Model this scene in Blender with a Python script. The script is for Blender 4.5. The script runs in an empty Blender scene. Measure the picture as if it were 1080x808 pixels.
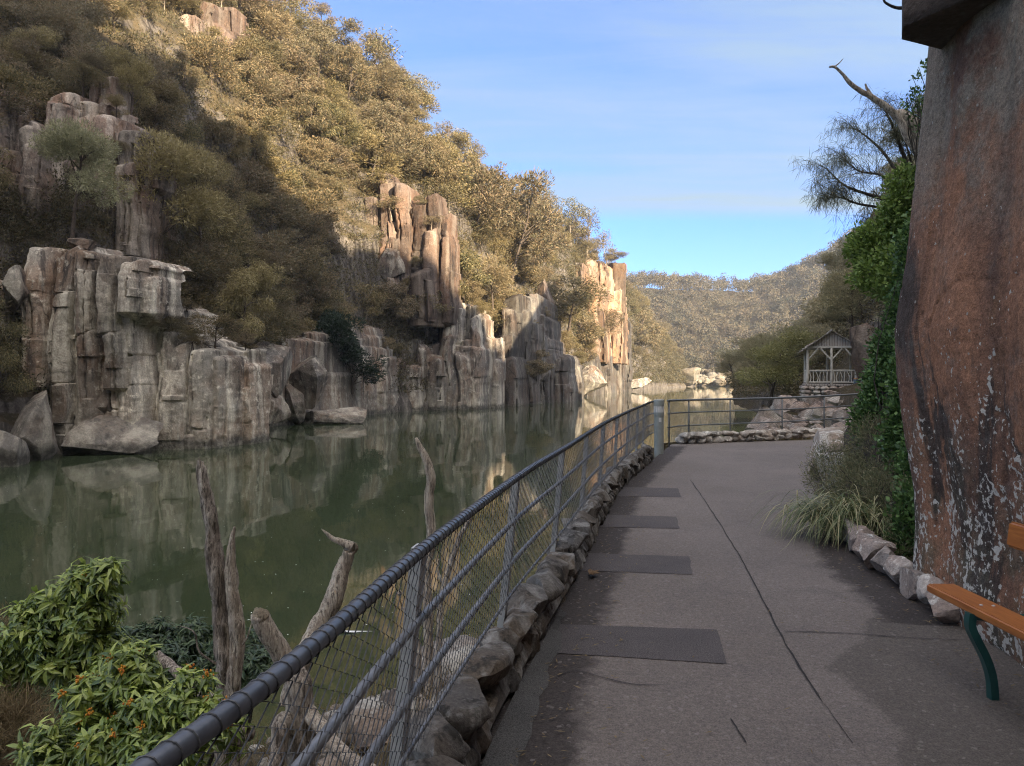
import bpy, bmesh, math, random
import numpy as np
from mathutils import Vector, Matrix

random.seed(11)
RNG = np.random.default_rng(11)
scene = bpy.context.scene
COL = scene.collection
F, HX, HY, EYE, WZ = 810.0, 540.0, 398.0, 1.6, -4.4      # focal length, principal column, horizon row, eye height, water level
ICO_CACHE = {}
HAZE = True


def P(px, py, Y):
    """world point at depth Y that the photograph shows at px, py"""
    return np.array([(px - HX) / F * Y, Y, EYE + (HY - py) / F * Y])


def G(px, py, z=0.0):
    """world point on the level z that the photograph shows at px, py"""
    Y = (EYE - z) * F / (py - HY)
    return np.array([(px - HX) / F * Y, Y, z])


def proj(p):
    p = np.asarray(p, float)
    Y = np.maximum(p[..., 1], 0.01)
    return HX + p[..., 0] / Y * F, HY - (p[..., 2] - EYE) / Y * F


# ------------------------------------------------------------------ noise
def _hash(ix, iy, iz, s):
    h = (ix * 374761393 + iy * 668265263 + iz * 2147483647 + s * 1274126177) & 0xFFFFFFFF
    h = ((h ^ (h >> 13)) * 1274126177) & 0xFFFFFFFF
    h = (h ^ (h >> 16)) & 0xFFFFFF
    return h.astype(np.float64) / float(0xFFFFFF) * 2 - 1


def noise3(p, seed=0):
    p = np.asarray(p, float)
    i = np.floor(p).astype(np.int64)
    f = p - i
    u = f * f * (3 - 2 * f)
    r = 0
    for dx in (0, 1):
        wx = u[..., 0] if dx else 1 - u[..., 0]
        for dy in (0, 1):
            wy = u[..., 1] if dy else 1 - u[..., 1]
            for dz in (0, 1):
                wz = u[..., 2] if dz else 1 - u[..., 2]
                r = r + wx * wy * wz * _hash(i[..., 0] + dx, i[..., 1] + dy, i[..., 2] + dz, seed)
    return r


def fbm(p, oct=4, seed=0, gain=0.5):
    p = np.asarray(p, float)
    a, r, t = 1.0, 0.0, 0.0
    for k in range(oct):
        r = r + a * noise3(p * (2.03 ** k) + 17.3 * k, seed + k)
        t += a
        a *= gain
    return r / t


def unit(v):
    v = np.asarray(v, float)
    return v / np.maximum(np.linalg.norm(v, axis=-1, keepdims=True), 1e-9)


# ------------------------------------------------------------------ meshes
class MB:
    def __init__(s):
        s.v, s.q, s.t, s.qm, s.tm, s.n = [], [], [], [], [], 0

    def add(s, v, f, m=0):
        v = np.asarray(v, float).reshape(-1, 3)
        f = np.asarray(f, np.int64)
        if len(f):
            (s.q if f.shape[1] == 4 else s.t).append(f + s.n)
            (s.qm if f.shape[1] == 4 else s.tm).append(np.full(len(f), m, np.int32))
        s.v.append(v)
        s.n += len(v)

    def add2(s, v, f4, f3, m=0):
        b = s.n
        s.add(v, f4, m)
        if len(f3):
            s.t.append(np.asarray(f3, np.int64) + b)
            s.tm.append(np.full(len(f3), m, np.int32))

    def mesh(s, name, smooth=False, sharp=None):
        me = bpy.data.meshes.new(name)
        v = np.concatenate(s.v) if s.v else np.zeros((0, 3))
        q = np.concatenate(s.q) if s.q else np.zeros((0, 4), np.int64)
        t = np.concatenate(s.t) if s.t else np.zeros((0, 3), np.int64)
        me.vertices.add(len(v))
        me.vertices.foreach_set('co', v.astype(np.float32).ravel())
        idx = np.concatenate([q.ravel(), t.ravel()]).astype(np.int32)
        start = np.concatenate([np.arange(len(q)) * 4, len(q) * 4 + np.arange(len(t)) * 3]).astype(np.int32)
        mi = np.concatenate((s.qm or [np.zeros(0, np.int32)]) + (s.tm or [np.zeros(0, np.int32)])).astype(np.int32)
        me.loops.add(len(idx))
        me.polygons.add(len(start))
        me.polygons.foreach_set('loop_start', start)
        me.loops.foreach_set('vertex_index', idx)
        me.polygons.foreach_set('material_index', mi)
        me.polygons.foreach_set('use_smooth', np.full(len(start), bool(smooth or sharp)))
        me.update(calc_edges=True)
        me.validate()
        if sharp:
            me.set_sharp_from_angle(angle=sharp)
        return me

    def build(s, name, mats, parent=None, smooth=False, sharp=None):
        me = s.mesh(name, smooth, sharp)
        return link(name, me, mats, parent)


def link(name, me, mats, parent=None):
    for m in (mats if isinstance(mats, (list, tuple)) else [mats]):
        if len(me.materials) < (len(mats) if isinstance(mats, (list, tuple)) else 1):
            me.materials.append(m)
    o = bpy.data.objects.new(name, me)
    COL.objects.link(o)
    if parent is not None:
        o.parent = parent
    return o


def tag(o, label=None, cat=None, group=None, kind=None):
    if label: o['label'] = label
    if cat: o['category'] = cat
    if group: o['group'] = group
    if kind: o['kind'] = kind
    return o


def empty(name, loc, label, cat, group=None, rz=0):
    o = bpy.data.objects.new(name, None)
    o.empty_display_size = 0.2
    o.location = [float(a) for a in loc]
    o.rotation_euler = (0, 0, rz)
    COL.objects.link(o)
    return tag(o, label, cat, group)


def copy_tree(root, loc, rz, sc, label, group=None, lean=(0, 0)):
    """a copy of a thing with copies of its parts"""
    r = root.copy()
    COL.objects.link(r)
    r.location = [float(a) for a in loc]
    r.rotation_euler = (lean[0], lean[1], rz)
    r.scale = sc
    r['label'] = label
    if group: r['group'] = group
    elif 'group' in r: del r['group']
    for ch in root.children:
        c = ch.copy()
        COL.objects.link(c)
        c.parent = r
    return r


def tube(mb, pts, rad, n=8, m=0, cap=True, jitter=0.0, seed=0):
    pts = np.asarray(pts, float)
    k = len(pts)
    rad = np.broadcast_to(np.asarray(rad, float), (k,))
    tang = np.gradient(pts, axis=0)
    tang = unit(tang)
    up = np.array([0, 0, 1.0]) if abs(tang[0][2]) < 0.9 else np.array([1.0, 0, 0])
    a = unit(np.cross(tang[0], up))
    rings = []
    th = np.arange(n) / n * 2 * math.pi
    for i in range(k):
        a = unit(a - tang[i] * np.dot(a, tang[i]))
        b = np.cross(tang[i], a)
        ring = pts[i] + rad[i] * (np.cos(th)[:, None] * a + np.sin(th)[:, None] * b)
        rings.append(ring)
    v = np.concatenate(rings)
    if jitter:
        c = np.repeat(pts, n, axis=0)
        v = c + (v - c) * (1 + jitter * fbm(v * np.array([9, 9, 2.2]), 3, seed) - 0.7 * jitter * np.abs(fbm(v * np.array([34, 34, 3.5]), 3, seed + 4)))[:, None]
    i, j = np.meshgrid(np.arange(k - 1), np.arange(n), indexing='ij')
    q = np.stack([i * n + j, i * n + (j + 1) % n, (i + 1) * n + (j + 1) % n, (i + 1) * n + j], -1).reshape(-1, 4)
    f3 = []
    if cap:
        v = np.concatenate([v, pts[:1], pts[-1:]])
        c0, c1 = k * n, k * n + 1
        f3 = [(c0, (j + 1) % n, j) for j in range(n)] + [(c1, (k - 1) * n + j, (k - 1) * n + (j + 1) % n) for j in range(n)]
    mb.add2(v, q, f3, m)


def spline(pts, n):
    """Catmull-Rom through pts, n samples"""
    p = np.asarray(pts, float)
    p = np.concatenate([[2 * p[0] - p[1]], p, [2 * p[-1] - p[-2]]])
    u = np.linspace(0, len(p) - 3 - 1e-9, n)
    i = np.floor(u).astype(int)
    t = (u - i)[:, None]
    a, b, c, d = p[i], p[i + 1], p[i + 2], p[i + 3]
    return 0.5 * (2 * b + (c - a) * t + (2 * a - 5 * b + 4 * c - d) * t ** 2 + (3 * b - a - 3 * c + d) * t ** 3)


def box(mb, c, s, m=0, R=None):
    x, y, z = np.asarray(s, float) / 2
    v = np.array([[-x, -y, -z], [x, -y, -z], [x, y, -z], [-x, y, -z], [-x, -y, z], [x, -y, z], [x, y, z], [-x, y, z]])
    if R is not None:
        v = v @ np.array(R).T
    mb.add(v + np.asarray(c, float), [(0, 3, 2, 1), (4, 5, 6, 7), (0, 1, 5, 4), (1, 2, 6, 5), (2, 3, 7, 6), (3, 0, 4, 7)], m)


def rot(ax, ay, az):
    return np.array(Matrix.Rotation(az, 3, 'Z') @ Matrix.Rotation(ay, 3, 'Y') @ Matrix.Rotation(ax, 3, 'X'))


def ico(sub):
    if sub not in ICO_CACHE:
        bm = bmesh.new()
        bmesh.ops.create_icosphere(bm, subdivisions=sub, radius=1)
        ICO_CACHE[sub] = (np.array([v.co[:] for v in bm.verts]), np.array([[v.index for v in f.verts] for f in bm.faces]))
        bm.free()
    return ICO_CACHE[sub]


def rock(mb, c, size, seed, sub=3, cuts=9, rough=0.05, m=0, rz=None, keep=(0.55, 0.9)):
    """an angular stone: a sphere cut by random planes, then roughened"""
    r = np.random.default_rng(seed)
    v, f = ico(sub)
    v = v.copy()
    for _ in range(cuts):
        n = unit(r.normal(size=3))
        d = r.uniform(*keep)
        over = v @ n - d
        v = v - np.maximum(over, 0)[:, None] * n
    v = v * (1 + rough * fbm(v * 2.5 + seed * 3.1, 4, seed))[:, None]
    v /= np.abs(v).max(axis=0)
    v = v * np.asarray(size, float) / 2
    a = r.uniform(0, 6.28) if rz is None else rz
    v = v @ rot(r.normal() * 0.1, r.normal() * 0.1, a).T
    mb.add(v + np.asarray(c, float), f, m)


def prism(mb, poly, z0, z1, seed, cell=0.5, amp=0.06, blocks=2, slant=0.3, m=0, round_top=0.35, wob=0.25):
    """an upright rock column over a polygon: cracked into blocks, faces roughened, top broken off at a slant"""
    r = np.random.default_rng(seed)
    poly = np.asarray(poly, float)
    cen = poly.mean(axis=0)
    k = len(poly)
    ring = []
    for i in range(k):
        a, b = poly[i], poly[(i + 1) % k]
        L = np.linalg.norm(b - a)
        ns = max(3, int(L / cell))
        for t in (np.arange(ns) / ns):
            ring.append(a + (b - a) * t)
    ring = np.array(ring)
    n = len(ring)
    size = np.abs(poly - cen).max()
    cuts = sorted(r.uniform(0.12, 0.9, blocks)) if blocks else []
    zs, shift, scale = [], [], []
    edges = [0.0] + list(cuts) + [1.0]
    sh, sc = np.zeros(2), 1.0
    for b in range(len(edges) - 1):
        za, zb = z0 + (z1 - z0) * edges[b], z0 + (z1 - z0) * edges[b + 1]
        rows = max(2, int((zb - za) / cell))
        g = 0.04 * size
        tt = np.linspace(0, 1, rows + 1)
        zz = za + (zb - za) * tt
        for i, z in enumerate(zz):
            e = 1.0
            if b > 0 and i == 0: e = 0.93
            if b < len(edges) - 2 and i == rows: e = 0.93
            zs.append(z); shift.append(sh.copy()); scale.append(sc * e)
            if b > 0 and i == 0:
                zs.append(z + min(0.12, g)); shift.append(sh.copy()); scale.append(sc)
            if b < len(edges) - 2 and i == rows - 1:
                zs.append(zz[i + 1] - min(0.12, g)); shift.append(sh.copy()); scale.append(sc)
        sh = sh + r.normal(size=2) * 0.07 * size
        sc = sc * r.uniform(0.9, 1.05)
    # top: pulled in over the last rows
    zs = np.array(zs); scale = np.array(scale); shift = np.array(shift)
    topd = (z1 - zs) / max(0.3, size * 0.7)
    scale = scale * (1 - round_top * np.clip(1 - topd, 0, 1) ** 2)
    sl = r.normal(size=2) * slant
    hh = np.clip((zs - z0) / max(z1 - z0, 0.1), 0, 1)
    V = []
    for i in range(len(zs)):
        xy = cen + (ring - cen) * scale[i] + shift[i]
        z = zs[i] + ((ring - cen) @ sl) * hh[i] ** 3
        V.append(np.column_stack([xy, z]))
    V = np.concatenate(V)
    C = np.column_stack([np.repeat(cen[None], len(V), 0), V[:, 2]])
    out = unit(V - C)
    f = fbm(V * (1.1 / size) * np.array([1, 1, wob]) + seed, 3, seed) * amp * 1.6 + fbm(V * (3.6 / size) + seed, 3, seed + 5) * amp * 0.7
    V = V + out * (f * size)[:, None]
    R = len(zs)
    i, j = np.meshgrid(np.arange(R - 1), np.arange(n), indexing='ij')
    q = np.stack([i * n + j, i * n + (j + 1) % n, (i + 1) * n + (j + 1) % n, (i + 1) * n + j], -1).reshape(-1, 4)
    # cap: inner ring then centre
    last = V[(R - 1) * n:R * n]
    lc = last.mean(axis=0)
    inner = lc + (last - lc) * 0.5
    inner[:, 2] += 0.1 * size * (1 + fbm(inner * 2 / size, 2, seed))
    cc = lc + np.array([0, 0, 0.14 * size])
    base = R * n
    V = np.concatenate([V, inner, [cc]])
    j = np.arange(n)
    q2 = np.stack([(R - 1) * n + j, (R - 1) * n + (j + 1) % n, base + (j + 1) % n, base + j], -1)
    f3 = np.stack([base + j, base + (j + 1) % n, np.full(n, base + n)], -1)
    mb.add2(V, np.concatenate([q, q2]), f3, m)


def hexpoly(c, w, d, seed, k=None):
    r = np.random.default_rng(seed)
    k = k or int(r.integers(4, 7))
    th = np.sort((np.arange(k) + r.uniform(-0.28, 0.28, k)) / k * 2 * math.pi + r.uniform(0, 6.28))
    p = np.stack([np.cos(th), np.sin(th)], -1)
    p /= np.abs(p).max(axis=0)
    return np.asarray(c, float)[:2] + p * np.array([w, d]) / 2


def leaves(mb, c, d, L, W, m=0, up=None):
    """diamond leaves, one quad each"""
    n = len(c)
    d = unit(d)
    s = RNG.normal(size=(n, 3)) if up is None else np.cross(d, up)
    s = unit(s - d * (s * d).sum(-1, keepdims=True))
    L = np.broadcast_to(L, (n,))[:, None]
    W = np.broadcast_to(W, (n,))[:, None]
    v = np.stack([c, c + d * L * 0.45 + s * W / 2, c + d * L, c + d * L * 0.45 - s * W / 2], 1).reshape(-1, 3)
    mb.add(v, np.arange(n * 4).reshape(-1, 4), m)


def folded(mb, c, d, up, L, W, droop=0.25, m=0):
    """lance-shaped leaves with a folded midrib and a bent tip: two halves of two quads each"""
    n = len(c)
    d = unit(d)
    s = unit(np.cross(d, up) + 1e-6)
    u = np.cross(s, d)
    L = np.broadcast_to(L, (n,))[:, None]
    W = np.broadcast_to(W, (n,))[:, None]
    b = c
    m1 = c + d * L * 0.38 + u * L * 0.05
    m2 = c + d * L * 0.72 - u * L * droop * 0.4
    tip = c + d * L * 0.98 - u * L * droop
    k = W * 0.16
    l1, r1 = m1 + s * W / 2 + u * k, m1 - s * W / 2 + u * k
    l2, r2 = m2 + s * W * 0.4 + u * k, m2 - s * W * 0.4 + u * k
    v = np.stack([b, m1, m2, tip, l1, l2, r1, r2], 1).reshape(-1, 3)
    f4 = np.array([[1, 4, 5, 2], [1, 2, 7, 6]])
    f3 = np.array([[0, 4, 1], [0, 1, 6], [2, 5, 3], [2, 3, 7]])
    o = (np.arange(n) * 8)[:, None, None]
    mb.add2(v, (f4[None] + o).reshape(-1, 4), (f3[None] + o).reshape(-1, 3), m)


def patch(ctrl, nu, nv, amp, nscale, seed, lin=True):
    """a terrain sheet through columns of control points; returns the grid of points"""
    ctrl = np.asarray(ctrl, float)
    C, K = ctrl.shape[:2]
    a = np.stack([spline(ctrl[:, k], nu) for k in range(K)], 1)
    u = np.linspace(0, K - 1 - 1e-9, nv)
    i = np.floor(u).astype(int)
    t = (u - i)[None, :, None]
    g = a[:, i] * (1 - t) + a[:, i + 1] * t
    for _ in range(2):
        g[:, 1:-1] = 0.25 * g[:, :-2] + 0.5 * g[:, 1:-1] + 0.25 * g[:, 2:]
    du = np.gradient(g, axis=0)
    dv = np.gradient(g, axis=1)
    nrm = unit(np.cross(du, dv))
    h = fbm(g / nscale, 5, seed)
    h2 = np.abs(fbm(g / (nscale * 0.35), 3, seed + 9))
    return g + nrm * (amp * (h + 0.5 * h2))[..., None]


def grid_mesh(mb, g, m=0, flip=False):
    nu, nv = g.shape[:2]
    i, j = np.meshgrid(np.arange(nu - 1), np.arange(nv - 1), indexing='ij')
    q = np.stack([i * nv + j, (i + 1) * nv + j, (i + 1) * nv + j + 1, i * nv + j + 1], -1).reshape(-1, 4)
    mb.add(g.reshape(-1, 3), q[:, ::-1] if flip else q, m)


# ------------------------------------------------------------------ materials
class Mat:
    def __init__(s, name):
        s.m = bpy.data.materials.new(name)
        s.m.use_nodes = True
        s.t = s.m.node_tree
        s.b = s.t.nodes['Principled BSDF']
        s.out = s.t.nodes['Material Output']
        s.pos = s.n('ShaderNodeNewGeometry').outputs['Position']

    def n(s, ty, **kw):
        nd = s.t.nodes.new(ty)
        for k, v in kw.items():
            setattr(nd, k, v)
        return nd

    def l(s, a, b):
        s.t.links.new(a, b)

    def put(s, sock, v):
        if hasattr(v, 'is_linked') or isinstance(v, bpy.types.NodeSocket):
            s.l(v, sock)
        elif isinstance(v, (tuple, list)) and sock.type == 'RGBA' and len(v) == 3:
            sock.default_value = (*v, 1)
        else:
            sock.default_value = v

    def scale(s, vec, sc):
        nd = s.n('ShaderNodeMapping')
        s.l(vec, nd.inputs['Vector'])
        nd.inputs['Scale'].default_value = sc
        return nd.outputs['Vector']

    def noise(s, scale, detail=5, rough=0.6, vec=None, dist=0.0):
        nd = s.n('ShaderNodeTexNoise')
        s.l(vec if vec is not None else s.pos, nd.inputs['Vector'])
        nd.inputs['Scale'].default_value = scale
        nd.inputs['Detail'].default_value = detail
        nd.inputs['Roughness'].default_value = rough
        nd.inputs['Distortion'].default_value = dist
        return nd.outputs['Fac']

    def vor(s, scale, feature='F1', vec=None, out='Distance'):
        nd = s.n('ShaderNodeTexVoronoi', feature=feature)
        s.l(vec if vec is not None else s.pos, nd.inputs['Vector'])
        nd.inputs['Scale'].default_value = scale
        return nd.outputs[out]

    def ramp(s, fac, stops, interp='LINEAR'):
        nd = s.n('ShaderNodeValToRGB')
        cr = nd.color_ramp
        cr.interpolation = interp
        while len(cr.elements) < len(stops):
            cr.elements.new(0.5)
        for e, (p, c) in zip(cr.elements, stops):
            e.position = p
            e.color = (c, c, c, 1) if isinstance(c, (int, float)) else (*c, 1)
        s.l(fac, nd.inputs['Fac'])
        return nd.outputs['Color']

    def mix(s, fac, a, b, mode='MIX'):
        nd = s.n('ShaderNodeMix', data_type='RGBA', blend_type=mode)
        s.put(nd.inputs[0], fac)
        s.put(nd.inputs[6], a)
        s.put(nd.inputs[7], b)
        return nd.outputs[2]

    def math(s, op, a, b=0.0, clamp=False):
        nd = s.n('ShaderNodeMath', operation=op, use_clamp=clamp)
        s.put(nd.inputs[0], a)
        s.put(nd.inputs[1], b)
        return nd.outputs[0]

    def sep(s, vec, axis):
        nd = s.n('ShaderNodeSeparateXYZ')
        s.l(vec, nd.inputs[0])
        return nd.outputs[axis]

    def bump(s, h, strength=0.4, dist=0.05):
        nd = s.n('ShaderNodeBump')
        nd.inputs['Strength'].default_value = strength
        nd.inputs['Distance'].default_value = dist
        s.l(h, nd.inputs['Height'])
        s.l(nd.outputs[0], s.b.inputs['Normal'])

    def done(s, col=None, rough=0.8, spec=0.3, metal=0.0):
        if col is not None:
            s.put(s.b.inputs['Base Color'], col)
        s.put(s.b.inputs['Roughness'], rough)
        s.b.inputs['Specular IOR Level'].default_value = spec
        s.b.inputs['Metallic'].default_value = metal
        return s.m


def rock_mat(name, grey, brown, pale, dark, fs=1.0, lichen=0.5, tide=False, streak=1.0, cracks=0.6):
    k = Mat(name)
    big = k.noise(0.16 * fs, 4)
    sv = k.scale(k.pos, (1.3 * fs, 1.3 * fs, 0.13 * fs))
    st = k.noise(0.9, 5, 0.65, vec=sv)
    st2 = k.noise(0.55, 4, 0.6, vec=k.scale(k.pos, (1.1 * fs, 1.1 * fs, 0.22 * fs)))
    c = k.mix(k.ramp(big, [(0.4, 0), (0.62, 1)]), grey, brown)
    c = k.mix(k.ramp(st, [(0.52, 0), (0.62, 0.85 * streak)]), c, dark)
    c = k.mix(k.ramp(st2, [(0.5, 0), (0.64, 0.8 * streak)]), c, pale)
    li = k.noise(1.5 * fs, 8, 0.72)
    c = k.mix(k.ramp(li, [(0.56, 0), (0.63, lichen)]), c, pale)
    fine = k.noise(7 * fs, 6, 0.7)
    nwv = k.n('ShaderNodeTexNoise')
    nwv.inputs['Scale'].default_value = 0.8 * fs
    nwv.inputs['Detail'].default_value = 4
    k.l(k.pos, nwv.inputs['Vector'])
    wv = k.mix(0.35, k.scale(k.pos, (0.6 * fs, 0.6 * fs, 0.2 * fs)), nwv.outputs['Color'])
    if cracks:
        crk = k.vor(0.8, 'DISTANCE_TO_EDGE', vec=wv)
        cm = k.math('MULTIPLY', k.ramp(crk, [(0.004, cracks), (0.018, 0)]), k.ramp(big, [(0.42, 0.2), (0.6, 1)]))
        c = k.mix(cm, c, tuple(0.6 * x for x in dark))
    c = k.mix(0.6, c, k.ramp(fine, [(0.3, 0.25), (0.7, 0.9)]), 'OVERLAY')
    if tide:
        z = k.sep(k.pos, 2)
        zz = k.math('ADD', z, k.math('MULTIPLY', k.noise(0.5, 4), 1.6))
        band = k.n('ShaderNodeMapRange')
        k.l(zz, band.inputs[0])
        band.inputs[1].default_value, band.inputs[2].default_value = -3.05, -2.55
        c = k.mix(band.outputs[0], tuple(0.35 * x for x in dark), c)
        band2 = k.n('ShaderNodeMapRange')
        k.l(zz, band2.inputs[0])
        band2.inputs[1].default_value, band2.inputs[2].default_value = 4.0, -1.5
        c = k.mix(k.math('MULTIPLY', band2.outputs[0], 0.4), c, k.mix(k.ramp(li, [(0.45, 0.3), (0.6, 1)]), c, pale))
    oi = k.n('ShaderNodeObjectInfo')
    v = k.math('ADD', k.math('MULTIPLY', oi.outputs['Random'], 0.3), 0.85)
    ta = k.n('ShaderNodeAttribute')
    ta.attribute_name = 'tone'
    v = k.math('MULTIPLY', v, k.math('ADD', ta.outputs['Fac'], 1.0))
    c = k.mix(1.0, c, v, 'MULTIPLY')
    k.bump(k.math('ADD', k.math('MULTIPLY', li, 0.7), k.math('MULTIPLY', fine, 0.4)), 0.7, 0.22 / fs)
    return k.done(c, 0.88, 0.2)


def leaf_mat(name, cols, rough=0.55, spec=0.25, trans=0.25, objvar=True, gloss=None):
    """leaf colour varies from leaf to leaf and from plant to plant"""
    k = Mat(name)
    isl = k.n('ShaderNodeNewGeometry').outputs['Random Per Island']
    oi = k.n('ShaderNodeObjectInfo').outputs['Random']
    n = len(cols)
    if objvar:
        fac = k.math('ADD', k.math('MULTIPLY', oi, 0.78), k.math('MULTIPLY', isl, 0.22))
    else:
        fac = isl
    c = k.ramp(fac, [(i / max(1, n - 1), col) for i, col in enumerate(cols)])
    c = k.mix(1.0, c, k.ramp(isl, [(0, 0.72), (1, 1.25)]), 'MULTIPLY')
    k.done(c, rough, spec)
    if trans:
        tr = k.n('ShaderNodeBsdfTranslucent')
        k.l(c, tr.inputs['Color'])
        mx = k.n('ShaderNodeMixShader')
        mx.inputs[0].default_value = trans
        k.l(k.b.outputs[0], mx.inputs[1])
        k.l(tr.outputs[0], mx.inputs[2])
        k.l(mx.outputs[0], k.out.inputs['Surface'])
    return k.m


def bark_mat(name, a, b, sc=1.0, bumpd=0.02):
    k = Mat(name)
    w = k.noise(3.2 * sc, 6, 0.72, vec=k.scale(k.pos, (2.4, 2.4, 0.5)), dist=0.5)
    f = k.noise(1.0, 5, 0.75, vec=k.scale(k.pos, (42 * sc, 42 * sc, 3.2 * sc)), dist=0.6)
    g = k.noise(30 * sc, 5, 0.75, vec=k.scale(k.pos, (2, 2, 0.6)))
    c = k.mix(k.ramp(w, [(0.4, 0), (0.6, 1)]), a, b)
    c = k.mix(k.ramp(f, [(0.40, 0.85), (0.50, 0)]), c, tuple(0.3 * x for x in a))
    c = k.mix(0.7, c, k.ramp(g, [(0.3, 0.15), (0.7, 0.9)]), 'OVERLAY')
    k.bump(k.math('ADD', k.math('MULTIPLY', f, 1.5), g), 1.0, bumpd)
    return k.done(c, 0.9, 0.15)


def plain_mat(name, a, b, sc, rough=0.6, spec=0.4, metal=0.0, bumpd=0.0, detail=5):
    k = Mat(name)
    w = k.noise(sc, detail, 0.65)
    c = k.mix(k.ramp(w, [(0.35, 0), (0.65, 1)]), a, b)
    if bumpd:
        k.bump(w, 0.5, bumpd)
    return k.done(c, rough, spec, metal)


M = {}
M['cliff'] = rock_mat('cliff rock', (0.11, 0.10, 0.089), (0.145, 0.098, 0.068), (0.37, 0.335, 0.27), (0.034, 0.03, 0.027), 1.0, 0.55, tide=True)
M['cliff_shaded'] = rock_mat('shaded cliff rock', (0.065, 0.06, 0.055), (0.075, 0.055, 0.042), (0.16, 0.145, 0.12), (0.022, 0.02, 0.018), 0.8, 0.4, tide=False)  # cliff rock darkened in colour in place of shade on the spur
M['cliff_brown'] = rock_mat('brown crag rock', (0.13, 0.112, 0.096), (0.18, 0.118, 0.083), (0.38, 0.325, 0.26), (0.05, 0.042, 0.037), 1.0, 0.5)
M['cliff_pale'] = rock_mat('pale cliff rock', (0.23, 0.207, 0.17), (0.21, 0.145, 0.1), (0.62, 0.56, 0.45), (0.05, 0.042, 0.037), 1.0, 0.6, tide=True)
M['cliff_warm'] = rock_mat('weathered orange rock', (0.095, 0.072, 0.058), (0.12, 0.074, 0.05), (0.21, 0.17, 0.135), (0.034, 0.026, 0.022), 0.8, 0.4, tide=True)
M['cliff_orange'] = rock_mat('orange cliff rock', (0.13, 0.092, 0.066), (0.19, 0.11, 0.062), (0.27, 0.2, 0.14), (0.045, 0.034, 0.028), 0.6, 0.35, tide=True)
M['pale_rock'] = rock_mat('pale river rock', (0.19, 0.17, 0.135), (0.2, 0.155, 0.10), (0.33, 0.3, 0.235), (0.07, 0.058, 0.045), 0.5, 0.5, tide=False, streak=0.6)
M['bank_rock'] = rock_mat('bank rock', (0.2, 0.18, 0.16), (0.2, 0.15, 0.11), (0.42, 0.4, 0.35), (0.06, 0.05, 0.045), 3.0, 0.6, cracks=0)
M['ledge_rock'] = rock_mat('pinkish ledge rock', (0.3, 0.26, 0.23), (0.3, 0.22, 0.17), (0.5, 0.46, 0.4), (0.1, 0.08, 0.07), 1.1, 0.55)
M['water_stone'] = rock_mat('dark wall stone', (0.11, 0.105, 0.1), (0.13, 0.105, 0.08), (0.3, 0.29, 0.27), (0.035, 0.033, 0.03), 9.0, 0.45, cracks=0)
M['kerb_stone'] = rock_mat('pinkish kerb stone', (0.25, 0.22, 0.195), (0.25, 0.185, 0.15), (0.58, 0.54, 0.48), (0.09, 0.075, 0.066), 6.0, 0.85, streak=0.5, cracks=0)
M['lichen_stone'] = rock_mat('lichen covered stone', (0.3, 0.28, 0.25), (0.26, 0.2, 0.15), (0.68, 0.65, 0.58), (0.09, 0.08, 0.07), 5.0, 0.95, streak=0.5, cracks=0)


def soil_mat(name, a, b, c3, sc=1.0, steep=False):
    k = Mat(name)
    w = k.noise(0.35 * sc, 7, 0.7)
    g = k.noise(3 * sc, 7, 0.75)
    c = k.mix(k.ramp(w, [(0.42, 0), (0.6, 1)]), a, b)
    c = k.mix(k.ramp(g, [(0.52, 0), (0.62, 0.8)]), c, c3)
    if steep:
        nz = k.sep(k.n('ShaderNodeNewGeometry').outputs['Normal'], 2)
        sf = k.math('ADD', k.math('ABSOLUTE', nz), k.math('MULTIPLY', k.math('SUBTRACT', w, 0.5), 0.5))
        stv = k.noise(0.9, 5, 0.65, vec=k.scale(k.pos, (1.2, 1.2, 0.15)))
        rk = k.mix(k.ramp(stv, [(0.4, 0), (0.6, 1)]), (0.05, 0.043, 0.038), (0.16, 0.14, 0.118))
        rk = k.mix(0.6, rk, k.ramp(k.noise(4, 6, 0.7), [(0.3, 0.2), (0.7, 0.9)]), 'OVERLAY')
        c = k.mix(k.ramp(sf, [(0.38, 1), (0.55, 0)]), c, rk)
    k.bump(g, 0.8, 0.3 / sc)
    return k.done(c, 0.95, 0.1)


M['slope'] = soil_mat('hill slope', (0.06, 0.05, 0.03), (0.1, 0.075, 0.042), (0.13, 0.11, 0.085), steep=True)
M['bank'] = soil_mat('bank soil', (0.07, 0.06, 0.035), (0.12, 0.095, 0.06), (0.19, 0.16, 0.11), 4.0)
M['bed'] = soil_mat('ground', (0.08, 0.07, 0.045), (0.11, 0.09, 0.05), (0.13, 0.11, 0.08), 0.05)
OLIVE = [(0.05, 0.06, 0.032), (0.165, 0.145, 0.065), (0.25, 0.19, 0.09), (0.078, 0.08, 0.043), (0.28, 0.205, 0.11), (0.125, 0.12, 0.07), (0.215, 0.152, 0.088), (0.06, 0.07, 0.04)]
M['olive'] = leaf_mat('olive foliage', OLIVE)
M['lit_olive'] = leaf_mat('lit olive foliage', [(0.24, 0.225, 0.125), (0.33, 0.29, 0.16), (0.28, 0.27, 0.17), (0.37, 0.31, 0.18), (0.22, 0.23, 0.13)])  # olive leaves paled so trees standing in shade look lit
M['tuft'] = leaf_mat('lit golden olive foliage', [(0.2, 0.18, 0.085), (0.3, 0.245, 0.11), (0.24, 0.21, 0.1), (0.34, 0.26, 0.125)])  # lit tufts painted into the leaf colour of a few near trees
M['greygreen'] = leaf_mat('grey green foliage', [(0.24, 0.25, 0.14), (0.3, 0.29, 0.165), (0.26, 0.25, 0.13)])
M['darkgreen'] = leaf_mat('dark green foliage', [(0.02, 0.035, 0.02), (0.03, 0.05, 0.028)])
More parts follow.
